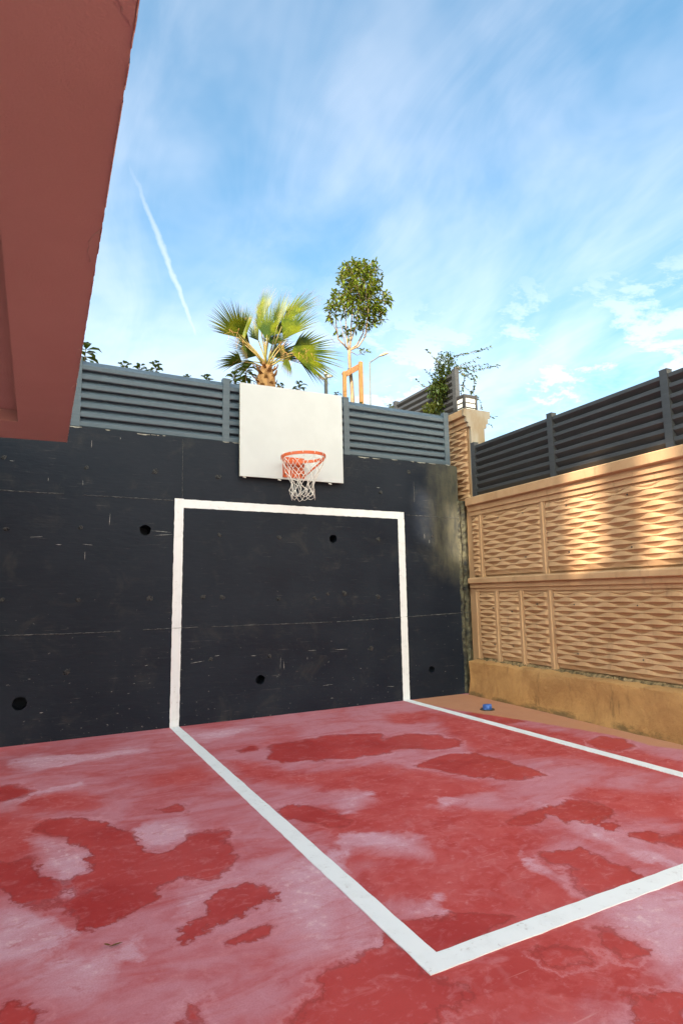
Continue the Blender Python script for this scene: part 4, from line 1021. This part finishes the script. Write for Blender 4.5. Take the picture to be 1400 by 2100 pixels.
# ------------------------------------------------------------------ poles beyond the fence
cp = at(668, 770, 1.8)
cc = thing('camera_pole', (cp.x, 1.8, 2.72), 'grey pole with two small security cameras behind the backboard', 'security camera')
b = MB(); b.beam((cp.x, 1.8, 2.70), (cp.x, 1.8, cp.z + .02), .042, .042, up=(0, 1, 0)); b.build('pole', 'galv_pole', cc)
b = MB(); b.tube([(cp.x, 1.8, cp.z + .02), (cp.x, 1.8, cp.z + .07)], [.03, .022], 10); b.build('junction_box', 'camera_grey', cc)
def seccam(a, c, r_, mt):
    bb = MB(); a, c = Vector(a), Vector(c); bb.beam(a, c, r_ * 2, r_ * 1.8); o = bb.build('camera_body', mt, cc, bevel=.004)
    d = (c - a).normalized(); b2 = MB(); b2.tube([c, c + d * .006], r_ * .75, 10); b2.build('lens', 'dark_metal', o)
    b3 = MB(); b3.tube([a, (a + Vector((cp.x, 1.8, a.z))) / 2 - Vector((0, 0, .01)), (cp.x, 1.8, cp.z)], .010, 6); b3.build('camera_arm', 'camera_grey', o)
l_ = at(655, 772, 1.78); seccam(l_ + Vector((.03, 0, -.02)), l_ + Vector((-.03, -.03, .015)), .017, 'camera_grey')
r_ = at(674, 771, 1.75); seccam(r_ + Vector((-.01, .03, .0)), r_ + Vector((.03, -.05, -.01)), .019, 'camera_grey')
LY = 18.0
lp = at(758, 830, LY); lt = at(758, 743, LY); lh0 = at(779, 729.5, LY); lh1 = at(796, 724.5, LY)
sl_ = thing('street_lamp', (lp.x, LY, 2.72), 'tall thin street lamp with angled arm right of the young tree', 'street lamp')
b = MB(); b.tube([(lp.x, LY, 2.70), (lp.x, LY, 6), (lt.x, LY, lt.z)], [.055, .05, .035], 10); b.smooth = True; b.build('pole', 'galv_pole', sl_)
b = MB(); b.tube([(lt.x, LY, lt.z), lh0], [.033, .028], 8); b.build('arm', 'galv_pole', sl_)
b = MB(); d = (lh1 - lh0); dn = d.normalized(); up_ = Vector((0, 0, 1)); sd = Vector((0, 1, 0))
ctr = lh0 + d * .5
vs = []
for f_, hw, hh in ((-.08, .05, .045), (.12, .10, .075), (.55, .14, .075), (.95, .08, .035), (1.02, .02, .012)):
    p = lh0 + d * f_
    vs += [p + sd * hw - up_ * hh * .4, p - sd * hw - up_ * hh * .4, p - sd * hw * .6 + up_ * hh, p + sd * hw * .6 + up_ * hh]
b.add(vs, [(i * 4 + j, i * 4 + (j + 1) % 4, (i + 1) * 4 + (j + 1) % 4, (i + 1) * 4 + j) for i in range(4) for j in range(4)] + [(3, 2, 1, 0), (16, 17, 18, 19)])
b.build('lamp_head', 'lamp_head', sl_, bevel=.01)

# ------------------------------------------------------------------ small things on the floor and the ledge
bc = on_floor(999, 1456)
blue = thing('blue_cap', (bc.x, bc.y, 0), 'small crumpled blue plastic piece on the floor near the plinth', 'litter')
b = MB(); n = 12; vs = []
for (r_, z) in ((.046, .004), (.048, .022), (.046, .048), (.043, .056), (.0, .056)):
    for i in range(n):
        a = 2 * math.pi * i / n; sq = 1 / max(abs(math.cos(a)), abs(math.sin(a))) ** .6; q_ = r_ * sq * random.uniform(.9, 1.1)
        vs.append((bc.x + q_ * math.cos(a + .4), bc.y + q_ * math.sin(a + .4), z + random.uniform(-.004, .004) * (z > .01)))
b.add(vs, [(k * n + i, k * n + (i + 1) % n, (k + 1) * n + (i + 1) % n, (k + 1) * n + i) for k in range(4) for i in range(n)])
b.build('cap_body', 'blue_plastic', blue)
b = MB(); vs = [(bc.x + r_ * math.cos(2 * math.pi * i / n) * random.uniform(.9, 1.1), bc.y + r_ * math.sin(2 * math.pi * i / n), z) for r_, z in ((.045, .006), (.075, .012), (.078, .003)) for i in range(n)]
b.add(vs, [(k * n + i, k * n + (i + 1) % n, (k + 1) * n + (i + 1) % n, (k + 1) * n + i) for k in range(2) for i in range(n)]); b.build('brim', 'dark_metal', blue)
lf = on_floor(240, 1940)
b = MB(); leaf(b, Vector((lf.x - .03, lf.y - .01, .008)), Vector((1, .25, .05)), Vector((0, 0, 1)), .055, .011, .1, .3); leaf(b, Vector((lf.x - .02, lf.y, .006)), Vector((-.6, .2, .25)), Vector((0, 0, 1)), .03, .012, .1, .3)
tag(b.build('fallen_leaf', 'dry_leaf', org=(lf.x, lf.y, 0)), 'single dry brown leaf lying on the red floor at lower left', 'leaf')
def chunk(p, s_, label):
    bb = MB(); n = 9; vs = []
    for k, (rr, z) in enumerate(((.7, 0), (1, .3), (.95, .7), (.5, 1.0))):
        for i in range(n):
            a = 2 * math.pi * i / n; q_ = s_ * rr * random.uniform(.75, 1.2); vs.append(p + Vector((q_ * math.cos(a), q_ * .8 * math.sin(a), s_ * 1.5 * z * random.uniform(.85, 1.1))))
    bb.add(vs, [(k * n + i, k * n + (i + 1) % n, (k + 1) * n + (i + 1) % n, (k + 1) * n + i) for k in range(3) for i in range(n)] + [tuple(range(3 * n, 4 * n)), tuple(range(n - 1, -1, -1))])
    tag(bb.build('concrete_chunk', 'rubble', org=p), label, 'rubble')
chunk(rw(.035, 2.449, -.02), .028, 'small broken concrete chunk on the coping in the corner')
